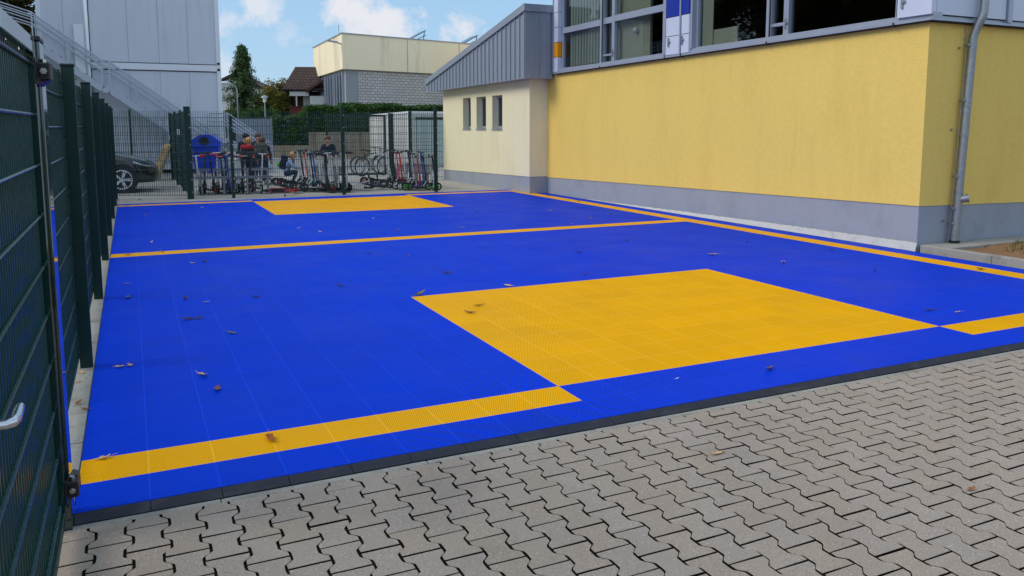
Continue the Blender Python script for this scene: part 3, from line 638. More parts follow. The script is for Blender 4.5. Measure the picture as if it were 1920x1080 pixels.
# roof with folded metal fascia
fx = 8.99; ya, yb = 13.76, 20.92
zf = lambda y: 4.53-(y-ya)*(4.53-3.10)/(yb-ya)
zs = lambda y: 2.825-(y-ya)*.0095
b = MB(); b.prism([(fx, ya, zs(ya)), (fx, yb, zs(yb)), (fx, yb, zf(yb)), (fx, ya, zf(ya))], (.03, 0, 0)); b.prism([(fx+.031, ya, zs(ya)), (9.73, ya, zs(ya)), (9.73, ya, zf(ya)), (fx+.031, ya, zf(ya))], (0, .03, 0))
y = ya+.02
while y < yb: b.prism([(fx-.028, y, zs(y)+.01), (fx, y, zs(y)+.01), (fx, y, zf(y)-.07), (fx-.028, y, zf(y)-.07)], (0, .022, 0)); y += .265
x = fx+.18
while x < 9.7: b.box(x, x+.022, ya-.028, ya, zs(ya)+.01, zf(ya)-.12); x += .2
fa = b.build('fascia', 'zincroof', AN)
b = MB(); b.prism([(fx-.05, ya-.05, zf(ya)-.115), (fx-.05, yb, zf(yb)-.115), (fx-.05, yb, zf(yb)+.02), (fx-.05, ya-.05, zf(ya)+.02)], (.045, 0, 0)); b.box(fx-.004, 9.73, ya-.05, ya-.03, zf(ya)-.13, zf(ya)+.02); b.build('roof_trim', 'zincroof', AN)
b = MB(); b.prism([(fx-.04, ya, zf(ya)+.021), (fx-.04, yb, zf(yb)+.021), (fx-.04, yb, zf(yb)+.05), (fx-.04, ya, zf(ya)+.05)], (5, 0, 0)); b.build('roof', 'zincroof', AN)
b = MB(); b.prism([(fx+.03, ya+.03, zs(ya)+.01), (fx+.03, yb, zs(yb)+.01), (fx+.03, yb, zs(yb)+.03), (fx+.03, ya+.03, zs(ya)+.03)], (.8, 0, 0)); b.build('soffit', 'frame', AN)
b = MB(); b.box(fx-.01, fx+.4, yb, yb+.12, zs(yb)+.16, zs(yb)+.27); b.build('gutter', 'zincroof', AN)
# ------------------------------------------------------------------ container building and stairs
CB = thing('container_building', 'tall pale grey modular container building at left', 'building', (0, 28, 0))
yc = 28.0
b = MB(); b.box(-2.28, 3.44, yc, yc+12, .12, 6.5); b.build('wall_panels', 'container', CB)
b = MB()
for x in (-2.33, -.92, 3.34): b.box(x, x+.14, yc-.05, yc-.002, .1, 6.5)
b.build_each('corner_post', 'container_light', CB)
b = MB(); b.box(-.76, 3.335, yc-.055, yc-.002, 3.68, 3.90); b.box(-2.18, -.95, yc-.05, yc-.002, 3.05, 3.26); b.box(-.76, 3.335, yc-.05, yc-.002, .12, .34); b.build_each('floor_beam', 'container_light', CB)
b = MB(); b.box(-1.24, -.93, yc-.09, yc-.051, 2.6, 5.15); b.build('light_cover_panel', 'container_light', CB)
b = MB(); b.box(-.775, -.755, yc-.03, yc-.003, .4, 6.5); b.box(-.76, 3.335, yc-.02, yc-.003, 3.905, 3.93); b.box(-.76, 3.335, yc-.02, yc-.003, 3.645, 3.672); b.box(-2.18, -.95, yc-.02, yc-.003, 3.275, 3.29); b.build_each('panel_gap', 'joint', CB)
b = MB()
for x in (-1.55, .42, 1.41, 2.38): b.box(x, x+.012, yc-.006, yc+.01, .36, 6.5)
b.build_each('panel_seam', 'zincroof', CB)
b = MB(); b.tube([(-.83, yc-.09, .2), (-.83, yc-.09, 6.5)], .05, 10); b.build('downpipe', 'container_light', CB, smooth=True)
b = MB()
for z in (3.96, 3.74): b.tube([(3.40, yc-.06, z), (3.40, yc-.04, z)], .05, 10)
b.build_each('corner_fitting', 'joint', CB)
def stair(label, y, pts, w, rail_h=.92, rails=(0, -.16, -.36), loc=None, base=0):
    s = thing('stair', label, 'stair', (pts[-1][0], y, 0))
    for yy in (y, y+w):
        b = MB()
        for (xa, za), (xb, zb) in zip(pts[:-1], pts[1:]): b.bar((xa, yy, za-.06), (xb, yy, zb-.06), .05, .2)
        b.build('stringer', 'railpaint', s)
        b = MB()
        for r in rails:
            P_ = [(x, yy, z+rail_h+r) for x, z in pts]; b.tube(P_, .021, 8)
        for (xa, za), (xb, zb) in zip(pts[:-1], pts[1:]):
            n = max(1, round(abs(xb-xa)/.8))
            for i in range(0 if (xa, za) == pts[0] else 1, n+1): t = i/n; x, z = xa+(xb-xa)*t, za+(zb-za)*t; b.box(x-.02, x+.02, yy-.02, yy+.02, z-.1, z+rail_h)
        b.build('handrail', 'railpaint', s)
    b = MB()
    for (xa, za), (xb, zb) in zip(pts[:-1], pts[1:]):
        n = max(1, int(abs(za-zb)/.18))
        for i in range(n): t = (i+.5)/n; x, z = xa+(xb-xa)*t, za+(zb-za)*t; b.box(x-.13, x+.13, y+.03, y+w-.03, z-.02, z+.02)
    b.build_each('tread', 'galv', s); return s
stair('long galvanised outside stair descending along the grey container building', 26.75, [(-3.4, 4.75), (-2.35, 4.42), (-.42, 2.98), (-.2, 2.94), (2.95, .62), (3.6, .1)], 1.05)
stair('short galvanised stair with many handrails behind the blue bin', 26.6, [(2.9, 1.22), (3.5, 1.22), (5.0, .12)], 1.1, rails=(0, -.14, -.28, -.42))
# ------------------------------------------------------------------ distant buildings
HL = thing('hall_building', 'flat roofed hall with cream fascia above white block masonry behind the hedge', 'building', (13.6, 51.2, 0))
c0, cl, cr = Vector((13.65, 51.3, 0)), Vector((14.0, 62.4, 0)), Vector((33.7, 57.05, 0))
dr = (cr-c0).normalized(); dl = (cl-c0).normalized()
def hprism(b, za, zb, off, back=11.1, right=20.9):
    p0 = c0-dr*off-dl*off; p1 = c0+dr*right-dl*off; p2 = p1+dl*(back+2*off); p3 = p0+dl*(back+2*off); b.prism([(p.x, p.y, za) for p in (p0, p1, p2, p3)], (0, 0, zb-za))
b = MB(); hprism(b, 5.55, 7.9, 0); b.build('fascia', 'creamfascia', HL)
b = MB(); hprism(b, 7.9, 7.97, .06); b.build('roof_edge', 'zincroof', HL)
b = MB(); hprism(b, 0, 5.55, -.28); b.build('wall', 'greyconc', HL)
ang = math.atan2(dr.y, dr.x)
b = MB(); b.box(1.25, 20, -.03, 0, 0, 5.5); o = b.build('block_wall', 'block', HL, local=True); o.location = c0+dl*.28-HL.location; o.rotation_euler = (0, 0, ang)
b = MB()
for k in (5.3, 10.0, 15): p = c0+dr*k-dl*.012; b.bar((p.x, p.y, 5.57), (p.x, p.y, 7.88), .03, .02)
b.build_each('fascia_joint', 'weathered', HL)
for k in range(3):
    a0 = .9+k*3.3; b = MB()
    for t in (0, .95, 1.9, 2.7): p = c0+dr*.2+dl*(a0+t); b.bar((p.x, p.y, 1.5), (p.x, p.y, 5.4), .16, .14)
    w = b.build('window', 'frame', HL); b = MB(); p, q = c0+dr*.24+dl*a0, c0+dr*.24+dl*(a0+2.7); b.prism([(p.x, p.y, 2), (q.x, q.y, 2), (q.x, q.y, 5.2), (p.x, p.y, 5.2)], (.02, 0, 0)); b.build('pane', 'dglass', w)
b = MB(); p = c0-dl*.1+dr*.0; b.bar((p.x-.25, p.y+.2, 7.3), (p.x-.95, p.y+.3, 7.42), .3, .10); b.bar((p.x-.3, p.y+.2, 7.3), (p.x, p.y+.2, 7.2), .08, .08); b.build('floodlight', 'galv', HL)
b = MB(); b.tube([(p.x-.1, p.y+.4, 7.9), (p.x-.14, p.y+.4, 8.5)], .02, 6); b.build('antenna', 'galv', HL)
for k in (6.6, 11.6):
    b = MB(); q = c0+dr*k+dl*1.2; b.prism([(q.x-.6, q.y, 8.0), (q.x+.75, q.y+.2, 8.75), (q.x+.75, q.y+.2, 8.82), (q.x-.6, q.y, 8.07)], (0, 1.6, 0)); b.bar((q.x+.5, q.y+.1, 7.95), (q.x+.6, q.y+.1, 8.7), .05, .05); b.bar((q.x-.2, q.y-.0, 8.0), (q.x+.7, q.y+.1, 8.42), .05, .05); b.build('solar_panel', 'dglass', HL)
b = MB(); p = c0+dr*11.35; q = p-dl*7; b.prism([(p.x, p.y-.02, 5.6), (q.x, q.y, 5.6), (q.x+9, q.y+2.2, 5.6), (p.x+9, p.y+2.6, 5.6)], (0, 0, 2.33)); b.build('wing_fascia', 'creamfascia', HL)
def house(label, loc, w, d, zw, zr, rz=0, roofmat='roof1', over=.5, hip=0):
    h = thing('house', label, 'house', loc, rz=rz); b = MB(); b.box(-w/2, w/2, 0, d, 0, zw); b.prism([(-w/2, 0, zw), (w/2, 0, zw), (0, 0, zr-.1)], (0, d, 0)); b.build('wall', 'housewhite', h, local=True)
    b = MB(); k = (zr-zw)/(w/2)
    for s in (-1, 1): b.prism([(0, -over, zr), (s*(w/2+over), -over, zw-over*k), (s*(w/2+over), -over, zw-over*k+.2), (0, -over, zr+.22)], (0, d+2*over, 0))
    b.build('roof', roofmat, h, local=True); return h
h = house('white gabled house with brown roof mostly hidden behind the conifer', (10.6, 86.5, 0), 7.5, 9, 5.2, 7.0, rz=R(-20))
b = MB(); b.box(-1, 1, -.3, -.02, 0, 3.4); b.build('brick_base', 'redbrick', h, local=True)
HS = thing('house', 'house with large dark brown tiled roof and open porch left of the hall', 'house', (12.6, 60, 0), rz=R(-18))
b = MB(); b.prism([(-1.55, -.2, 4.5), (2.6, -.2, 4.5), (2.6, 1.9, 6.35), (-.75, 1.9, 6.35)], (0, .12, -.15)); b.prism([(-1.55, -.2, 4.5), (-.75, 1.9, 6.35), (-.75, 2.3, 6.35), (-1.55, 4.6, 4.5)], (.1, 0, -.12)); b.build('roof', 'roof1', HS, local=True)
b = MB(); b.box(-.95, 2.5, 1.2, 4.2, 0, 4.4); b.build('porch_wall', 'brownwood', HS, local=True)
b = MB(); b.box(-1.0, .45, 0, .25, 4.0, 4.36); b.box(.55, 1.6, -.1, 3, 0, 4.0); b.box(-.55, -.45, .05, .15, 3.0, 4.0); b.box(-.1, .5, .9, 1.15, 2.9, 4.0); b.build_each('white_wall', 'housewhite', HS, local=True)
b = MB(); b.box(-1.0, .52, -.15, .1, 0, 3.1); b.build('brick_parapet', 'redbrick', HS, local=True)
b = MB(); b.box(-1.1, .53, -.2, .12, 3.1, 3.22); b.build('parapet_cap', 'brownwood', HS, local=True)
b = MB(); b.prism([(.25, -.35, 4.25), (1.9, -.35, 5.25), (1.9, -.35, 5.45), (.25, -.35, 4.45)], (0, 2, 0)); b.build('gable_roof', 'brownwood', HS, local=True)
# garage, retaining wall
GA = thing('garage', 'white flat roofed garage box with grey door behind the right hand scooters', 'garage', (10.66, 27.85, 0))
g = [Vector((10.66, 27.85, 0)), Vector((11.9, 38.4, 0)), Vector((17.5, 38.4, 0)), Vector((16.6, 28.9, 0))]
b = MB(); b.prism([(p.x, p.y, 0) for p in g], (0, 0, 2.2)); b.build('wall', 'housewhite', GA)
b = MB(); b.prism([(p.x, p.y, 2.2) for p in (g[0]+Vector((-.06, -.06, 0)), g[1]+Vector((-.06, .05, 0)), g[2], g[3]+Vector((0, -.06, 0)))], (0, 0, .08)); b.build('roof_edge', 'container_light', GA)
d = (g[3]-g[0]).normalized(); a = g[0]+d*.35; c = g[0]+d*3.0
b = MB(); b.prism([(a.x, a.y-.02, .02), (c.x, c.y-.02, .02), (c.x, c.y-.02, 1.95), (a.x, a.y-.02, 1.95)], (0, -.03, 0)); o = b.build('door', 'garagedoor', GA)
b = MB(); b.prism([(a.x-.06, a.y-.02, 1.96), (c.x, c.y-.02, 1.96), (c.x, c.y-.02, 2.04), (a.x-.06, a.y-.02, 2.04)], (0, -.06, 0)); b.build('lintel', 'joint', o)
RW = thing('retaining_wall', 'stained concrete retaining wall below the hedges', 'wall', (7, 40, 0))
b = MB(); b.prism([(8.98, 39.9, 0), (12.2, 38.4, 0), (12.2, 38.8, 0), (8.98, 40.3, 0)], (0, 0, 1.36)); b.build('high_section', 'weathered', RW)
b = MB(); b.prism([(5.6, 41.4, 0), (8.97, 39.95, 0), (8.97, 40.3, 0), (5.6, 41.8, 0)], (0, 0, .66)); o = b.build('low_section', 'weathered', RW)
GW = thing('panel_screen', 'blue grey upright panel screen behind the short stair', 'screen', (5.3, 38.4, 0))
b = MB()
for k in range(8): p = Vector((5.1, 38.5, 0)).lerp(Vector((6.7, 37.75, 0)), k/8); q = Vector((5.1, 38.5, 0)).lerp(Vector((6.7, 37.75, 0)), (k+.95)/8); b.prism([(p.x, p.y, 0), (q.x, q.y, 0), (q.x, q.y, 2.05-.0*k), (p.x, p.y, 2.05)], (.02, .06, 0))
b.build_each('panel', 'zincroof', GW); b = MB(); b.bar((6.72, 37.72, 0), (6.72, 37.72, 2.12), .07, .07); b.build('post', 'galv', GW)
# ------------------------------------------------------------------ vegetation
def card(b, c, sx, sy, d=None, mi=0):
    e = Euler((random.uniform(-1.2, 1.2), random.uniform(-1.2, 1.2), random.uniform(0, 6.28))).to_matrix() if d is None else d
    u, v = e @ Vector((sx, 0, 0)), e @ Vector((0, sy, 0)); w = (e @ Vector((0, 0, 1)))*sx*.25
    b.add([c-u*.0-v, c-u*.8+w*.5, c+v, c+u*.8+w*.5], [(0, 1, 2, 3)], mi)
def hedge(label, foot, h0, h1, lean=0, n=9000, leaf=.05, name='hedge'):
    # foot: four corners (front left, front right, back right, back left)
    t = thing(name, label, 'hedge', (*foot[0][:2], 0)); p = [Vector((*f[:2], 0)) for f in foot]
    b = MB(); c = sum(p, Vector())/4
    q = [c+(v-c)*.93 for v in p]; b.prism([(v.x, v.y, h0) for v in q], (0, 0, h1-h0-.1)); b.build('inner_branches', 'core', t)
    b = MB()
    for _ in range(n):
        u, v, w = random.random(), random.random(), random.random(); f = random.choice('ftttlr' if (p[1]-p[0]).length > 3 else 'fftlr')
        f = random.choices('ftlr', (6, 4, 1, 1))[0]
        if f == 'f': v = 0
        elif f == 't': w = 1
        elif f == 'l': u = 0
        else: u = 1
        x = p[0].lerp(p[1], u).lerp(p[3].lerp(p[2], u), v); hh = h1+.07*math.sin(u*23+v*3)+.05*math.sin(u*9)+lean*u
        card(b, Vector((x.x, x.y, h0+(hh-h0)*w))+Vector((random.gauss(0, .05), random.gauss(0, .05), random.gauss(0, .05))), leaf*random.uniform(.6, 1.4), leaf*random.uniform(.9, 2))
    b.build('foliage', 'hedge', t, fixn=False); return t
hedge('tall clipped green hedge on top of the high retaining wall', [(9.0, 40.25), (11.98, 38.9), (12.1, 40.3), (9.1, 41.6)], 1.3, 2.62, .08, 11000, name='hedge')
hedge('lower rounded hedge left of the tall clipped hedge', [(6.95, 41.0), (8.98, 40.1), (9.3, 41.8), (7.3, 42.6)], .5, 2.0, .25, 7000)
hedge('long low hedge in front of the hall seen above the garage roof', [(11.9, 45.2), (22, 43.8), (22.3, 45.2), (12.2, 46.6)], .8, 2.92, -.05, 12000, .06)
def conifer(label, loc, h, r, n=15000):
    t = thing('conifer_tree', label, 'tree', loc); b = MB(); b.tube([(0, 0, 0), (.05, 0, h*.5), (0, .03, h*.97)], [.22, .13, .02], 8); b.build('trunk', 'bark', t, local=True)
    b = MB(); nb = 170
    for k in range(nb):
        z = h*(.10+.88*(k/nb)**.9); rr = r*(1-z/h)**.78*random.uniform(.5, 1.25)+.05; a = k*2.4+random.uniform(-.4, .4); m = int(n/nb)
        tip = Vector((rr*math.cos(a), rr*math.sin(a), z-rr*.34+random.uniform(-.1, .15)))
        for _ in range(m):
            s = random.random()**.55; c = Vector((0, 0, z)).lerp(tip, s)+Vector((random.gauss(0, .10), random.gauss(0, .10), random.gauss(0, .10)-.14*random.random()*s))
            e = Euler((random.uniform(-.6, .6), random.uniform(.6, 1.5), a+random.uniform(-.7, .7))).to_matrix(); card(b, c, random.uniform(.05, .1), random.uniform(.03, .055), e)
    b.build('crown', 'conifer', t, local=True, fixn=False); return t
conifer('tall pointed dark conifer in front of the white gabled house', (8.25, 60.2, 0), 7.8, 2.55, 24000)
def broadleaf(label, loc, h, rx, rz_, zc, n, leaf, m, limbs=9, name='tree', clumps=34, gap=.4, mesh=None):
    t = thing(name, label, 'tree', loc)
    b = MB(); b.tube([(0, 0, 0), (.06, .03, zc*.5), (0, 0, zc)], [h*.03, h*.022, h*.015], 10)
    cs = []
    for k in range(clumps):
        a, ph = random.uniform(0, 6.28), math.acos(random.uniform(-.75, 1)); q = random.uniform(.45, .92)
        cs.append((Vector((rx*q*math.sin(ph)*math.cos(a), rx*q*math.sin(ph)*math.sin(a), zc+rz_*q*math.cos(ph))), rx*random.uniform(.22, .4)))
    for c, r in cs[:limbs]: b.tube([(0, 0, zc*.6), Vector((0, 0, zc*.8)).lerp(c, .5)+Vector((0, 0, .1)), c], [h*.014, h*.009, h*.003], 6)
    b.build('trunk', 'bark', t, local=True)
    b = MB()
    for _ in range(n):
        c, r = random.choice(cs); d = Vector((random.gauss(0, 1), random.gauss(0, 1), random.gauss(0, 1))).normalized()*r*random.random()**.4
        card(b, c+d, leaf*random.uniform(.6, 1.3), leaf*random.uniform(.8, 1.6))
    b.build('crown', m, t, local=True, fixn=False); return t
broadleaf('round olive and bronze bush tree right of the conifer', (10.9, 62.5, 0), 5.6, 1.75, 2.0, 3.3, 16000, .075, 'bush', name='bush_tree', clumps=60)
broadleaf('small dark shrub below the lantern post', (9.3, 58, 0), 3.0, 1.6, 1.0, 1.9, 6000, .07, 'hedge', name='shrub')
broadleaf('low dark shrub at the foot of the conifer', (7.6, 57.5, 0), 3.0, 1.5, .9, 1.9, 6000, .07, 'hedge', name='shrub')
t1 = broadleaf('leafy tree whose crown shows behind the left edge of the container building', (-6.3, 31.5, 0), 11, 3.9, 4.3, 6.6, 30000, .12, 'tree', clumps=70)
for i, (x, y, k) in enumerate(((-10.5, 24.5, 1.05), (-12.5, 18.0, 1.0))):
    t = copy_tree(t1); t.location = (x, y, 0); t.rotation_euler.z = 1.7+i; t.scale = (k, k, k)
    t['label'] = ('leafy tree left of the car reflected in the ribbon windows', 'leafy tree beyond the left fence reflected in the ribbon windows')[i]
# ------------------------------------------------------------------ street lamps
sl = thing('street_lamp', 'grey street lamp with bent arm in front of the conifer', 'lamp', (6.45, 49.0, 0))
b = MB(); b.tube([(6.45, 49, 0), (6.47, 49, 3.9), (6.40, 49.02, 4.12), (6.2, 49.1, 4.25), (5.95, 49.25, 4.33)], [.05, .038, .03, .027, .024], 8); b.build('pole', 'galv', sl, smooth=True)
b = MB(); b.ball((5.80, 49.3, 4.36), (.30, .13, .075), 14, 8); b.build('lamp_head', 'container_light', sl, smooth=True)
ln = thing('street_lamp', 'short lantern post with glass head in front of the bush tree', 'lamp', (8.8, 53.7, 0))
b = MB(); b.tube([(8.8, 53.7, 0), (8.8, 53.7, 3.3)], [.05, .04], 8); b.build('pole', 'galv', ln)
b = MB(); b.tube([(8.8, 53.7, 3.3), (8.8, 53.7, 3.62)], [.08, .15], 8); b.build('lamp_glass', 'lamp_white', ln)
b = MB(); b.tube([(8.8, 53.7, 3.62), (8.8, 53.7, 3.66), (8.8, 53.7, 3.78)], [.27, .25, .05], 12); b.build('lamp_hood', 'zincroof', ln)
# ------------------------------------------------------------------ blue bin, pallet, car
BN = thing('recycling_bin', 'large blue plastic recycling bin with domed lid and round hole', 'bin', (2.62, 24.9, 0), rz=R(-10))
b = MB(); b.add([(-.36, -.40, .16), (.36, -.40, .16), (.36, .40, .16), (-.36, .40, .16), (-.42, -.46, 1.04), (.42, -.46, 1.04), (.42, .46, 1.04), (-.42, .46, 1.04)], [(0, 3, 2, 1), (4, 5, 6, 7), (0, 1, 5, 4), (1, 2, 6, 5), (2, 3, 7, 6), (3, 0, 4, 7)])
for x in (-.25, 0, .25): b.rbox(x-.03, x+.03, -.465, -.40, .3, .95, .01)
b.build('body', 'binblue', BN, local=True)
b = MB(); pr = [(-.46, -.5, 1.05)]+[(-.46+.92*i/12, -.5, 1.06+.36*math.sin(math.pi*(.06+.88*i/12))**.7) for i in range(13)]+[(.46, -.5, 1.05)]; b.prism(pr, (0, 1.0, 0)); b.rbox(-.49, .49, -.53, .53, 1.02, 1.07, .012); lid = b.build('lid', 'binblue', BN, local=True)
b = MB(); b.tube([(-.03, -.503, 1.2), (-.03, -.515, 1.2)], .13, 20); b.build('deposit_hole', 'joint', lid, local=True); b = MB(); b.torus((-.03, -.51, 1.2), .135, .015); b.build('hole_rim', 'black', lid, local=True)
for x in (-.28, .28):
    for y in (-.32, .32): b = MB(); b.tube([(x-.025, y, .085), (x+.025, y, .085)], .085, 14); b.tube([(x, y, .09), (x, y, .18)], .02, 6); b.build('castor', 'rubber', BN, local=True)
PT = thing('pallet', 'raw wooden pallet standing on end, leaning against the green fence', 'pallet', (.98, 23.6, 0))
mt = Matrix.Translation((.80, 23.5, 0)) @ Matrix.Rotation(R(-12), 4, 'Z') @ Matrix.Rotation(R(22), 4, 'Y') @ Matrix.Translation((0, 0, .03))
b = MB()                                        # local: x thickness .144, y width .8, z length 1.2
for z in (0, .5, 1.055):
    for y in (0, .33, .66): b.rbox(.022, .10, y, y+.14, z, z+.145, .004, mt)
b.build_each('block', 'pallet', PT)
b = MB()
for y in (0, .165, .33, .495, .66): b.rbox(.122, .144, y, y+.13, 0, 1.2, .003, mt)
for z in (0, .5, 1.055): b.rbox(.101, .121, 0, .8, z, z+.145, .003, mt)
for y in (0, .33, .66): b.rbox(0, .021, y, y+.14, 0, 1.2, .003, mt)
b.build_each('board', 'pallet', PT)
CR = thing('car', 'black parked car, only its front end visible beyond the left fence', 'car', (.95, 19.72, 0))
st_ = [(-4.45, .42, .90, .55, .70, 1.0), (-4.3, .25, .98, .85, .82, 1.12), (-3.7, .22, 1.0, .92, .72, 1.46), (-2.6, .20, .98, .93, .68, 1.50), (-1.75, .20, .96, .92, .68, 1.36), (-1.15, .20, .93, .92, .80, 1.02), (-.75, .22, .86, .91, .80, .96), (-.38, .24, .76, .87, .74, .87), (-.14, .24, .66, .76, .64, .75), (-.02, .28, .58, .58, .5, .62)]
b = MB(); npf = None; rings = []
for x, zb, zs_, w, wr, zt_ in st_:
    half = [(0, zb), (w*.8, zb), (w*.97, zb+.07), (w, (zb+zs_)/2), (w*.985, zs_-.05), (w*.95, zs_), (w*.5+wr*.5, (zs_*1.2+zt_*.8)/2), (wr, zt_-.03), (wr*.8, zt_), (0, zt_+.01)]
    ring = [(x, -y, z) for y, z in half]+[(x, y, z) for y, z in reversed(half[1:-1])]; npf = len(ring); rings.append(ring); b.v += ring
for i in range(len(st_)-1):
    for k in range(npf): b.f.append((i*npf+k, i*npf+(k+1) % npf, (i+1)*npf+(k+1) % npf, (i+1)*npf+k)); b.m.append(0)
b.f.append(tuple(range(npf))); b.m.append(0); b.f.append(tuple((len(st_)-1)*npf+k for k in range(npf))); b.m.append(0)
bo = b.build('body', 'carpaint', CR, smooth=True, local=True)
for s in (-1, 1):
    b = MB(); b.add([(-.62, s*.875, .80), (-.30, s*.80, .74), (-.10, s*.665, .655), (-.10, s*.64, .60), (-.30, s*.83, .655), (-.58, s*.905, .735)], [(0, 1, 2, 3, 4, 5)]); q = MB(); q.prism([Vector(v)+Vector((.012, s*.012, .012)) for v in b.v], (-.05, -s*.06, -.03)); q.build('headlight', 'hl', CR, local=True)
    b = MB(); b.add([(-1.25, s*.84, 1.02), (-1.8, s*.79, 1.33), (-3.6, s*.80, 1.40), (-3.9, s*.87, 1.08)], [(0, 1, 2, 3)]); q = MB(); q.prism([Vector(v)+Vector((0, s*.02, 0)) for v in b.v], (0, -s*.03, 0)); q.build('side_window', 'dglass', CR, local=True)
    b = MB(); b.rbox(-1.45, -1.25, s*1.0-.09, s*1.0+.09, .98, 1.10, .03); b.build('mirror', 'carpaint', CR, local=True)
    for x in (-.87, -3.55):
        b = MB(); b.tube([(x, s*.70, .355), (x, s*.925, .355)], .385, 28); b.build('wheel_arch', 'black', CR, local=True)
        b = MB(); b.torus((x, s*.85, .335), .265, .07, n=30, m=10); b.tube([(x, s*.75, .335), (x, s*.90, .335)], .27, 24); w = b.build('wheel', 'rubber', CR, local=True)
        b = MB(); b.torus((x, s*.925, .335), .235, .015, n=30)
        for k in range(10):
            a = 2*math.pi*(k//2)/5+(.13 if k % 2 else -.13); b.bar((x+.05*math.cos(a), s*.945, .335+.05*math.sin(a)), (x+.235*math.cos(a*1), s*.935, .335+.235*math.sin(a)), .02, .034)
        b.tube([(x, s*.92, .335), (x, s*.955, .335)], .055, 14); b.build('rim', 'silver', w, local=True)
b = MB(); b.prism([(-.03, -.42, .40), (-.03, .42, .40), (-.05, .45, .55), (-.05, -.45, .55)], (.035, 0, 0)); b.build('grille', 'black', CR, local=True)
b = MB(); b.prism([(-1.18, -.74, 1.03), (-1.18, .74, 1.03), (-1.74, .62, 1.37), (-1.74, -.62, 1.37)], (.02, 0, .03)); b.build('windscreen', 'dglass', CR, local=True)
# ------------------------------------------------------------------ scooters
SCM = {}
def scooter_meshes():
    b = MB(); b.rbox(-.34, .17, -.065, .065, .072, .10, .008); b.prism([(.165, -.035, .076), (.18, -.035, .10), (.295, -.03, .27), (.33, -.03, .25), (.21, -.035, .075)], (0, .065, 0)); b.rbox(-.47, -.33, -.045, -.03, .085, .105, .004); b.rbox(-.47, -.33, .03, .045, .085, .105, .004); SCM['deck'] = b
    b = MB(); b.rbox(-.30, .14, -.05, .05, .1005, .104, .0015); SCM['grip_tape'] = b
    b = MB(); b.tube([(.30, 0, .20), (.272, 0, .38)], .026, 12); b.tube([(.285, 0, .30), (.215, 0, .93)], .020, 10); b.tube([(.255, 0, .56), (.245, 0, .63)], .024, 10)
    for s in (-1, 1): b.bar((.325, s*.038, .22), (.352, s*.038, .105), .012, .03)
    b.rbox(.28, .345, -.045, .045, .205, .225, .005); SCM['stem'] = b
    b = MB(); b.tube([(.215, -.10, .935), (.215, .10, .935)], .0125, 8); SCM['handlebar'] = b
    for s in (-1, 1): b = MB(); b.tube([(.215, s*.10, .935), (.212, s*.235, .932)], .024, 10); SCM['grip%d' % s] = b
    for nm, x in (('r', -.425), ('f', .355)):
        b = MB(); b.torus((x, 0, .103), 0.088, .020, n=22, m=8); SCM['wheel'+nm] = b
        b = MB(); b.torus((x, 0, .103), .068, .010, n=20, m=6); b.tube([(x, -.02, .103), (x, .02, .103)], .022, 10)
        for k in range(5): a = k*1.2566; b.bar((x, 0, .103), (x+.07*math.cos(a), 0, .103+.07*math.sin(a)), .022, .018)
        SCM['hub'+nm] = b
    b = MB()
    for k in range(6):
        a, c = 1.0+k*.28, 1.0+(k+1)*.28; b.add([(-.425+.115*math.cos(q), y, .103+.115*math.sin(q)) for q in (a, c) for y in (-.028, .028)], [(0, 1, 3, 2)])
    SCM['fender'] = b
scooter_meshes(); PROTO = None
def scooter(x, y, head, lean=0, deck='black', stem='silver', wheel='black', grip='black', label='', group=None, lying=0, scale=1., z=0, steer=0):
    global PROTO
    if PROTO is None:
        t = thing('kick_scooter', 'x', 'scooter'); sm = dict(local=True)
        SCM['deck'].build('deck', 'black', t, **sm).data.materials; SCM['grip_tape'].build('grip_tape', 'rubber', t, **sm)
        s = SCM['stem'].build('stem', 'silver', t, **sm); h = SCM['handlebar'].build('handlebar', 'silver', t, **sm)
        for k in (-1, 1): SCM['grip%d' % k].build('grip', 'black', h, **sm)
        for k in 'rf': w = SCM['wheel'+k].build('wheel', 'rubber', t, smooth=True, **sm); SCM['hub'+k].build('hub', 'black', w, **sm)
        SCM['fender'].build('fender', 'black', t, **sm)
        def ol(o):
            for c in o.children:
                c.material_slots[0].link = 'OBJECT'; c.material_slots[0].material = c.data.materials[0]; ol(c)
        ol(t); PROTO = t; r = t
    else: r = copy_tree(PROTO)
    def rec(o):
        for c in o.children:
            k = c.name.split('.')[0]; m = dict(deck=deck, stem=stem, handlebar=stem if stem != 'whitep' else 'silver', grip=grip, hub=wheel, fender='black').get(k)
            if m: c.material_slots[0].material = M[m]
            rec(c)
    rec(r); r.location = (x, y, z); r.scale = (scale,)*3
    r.rotation_euler = (R(lean) if not lying else R(lying), 0, R(head)); tag(r, label, 'scooter', group); return r
ORD = ['first', 'second', 'third', 'fourth', 'fifth', 'sixth', 'seventh', 'eighth', 'ninth', 'tenth', 'eleventh', 'twelfth', 'thirteenth', 'fourteenth', 'fifteenth', 'sixteenth']
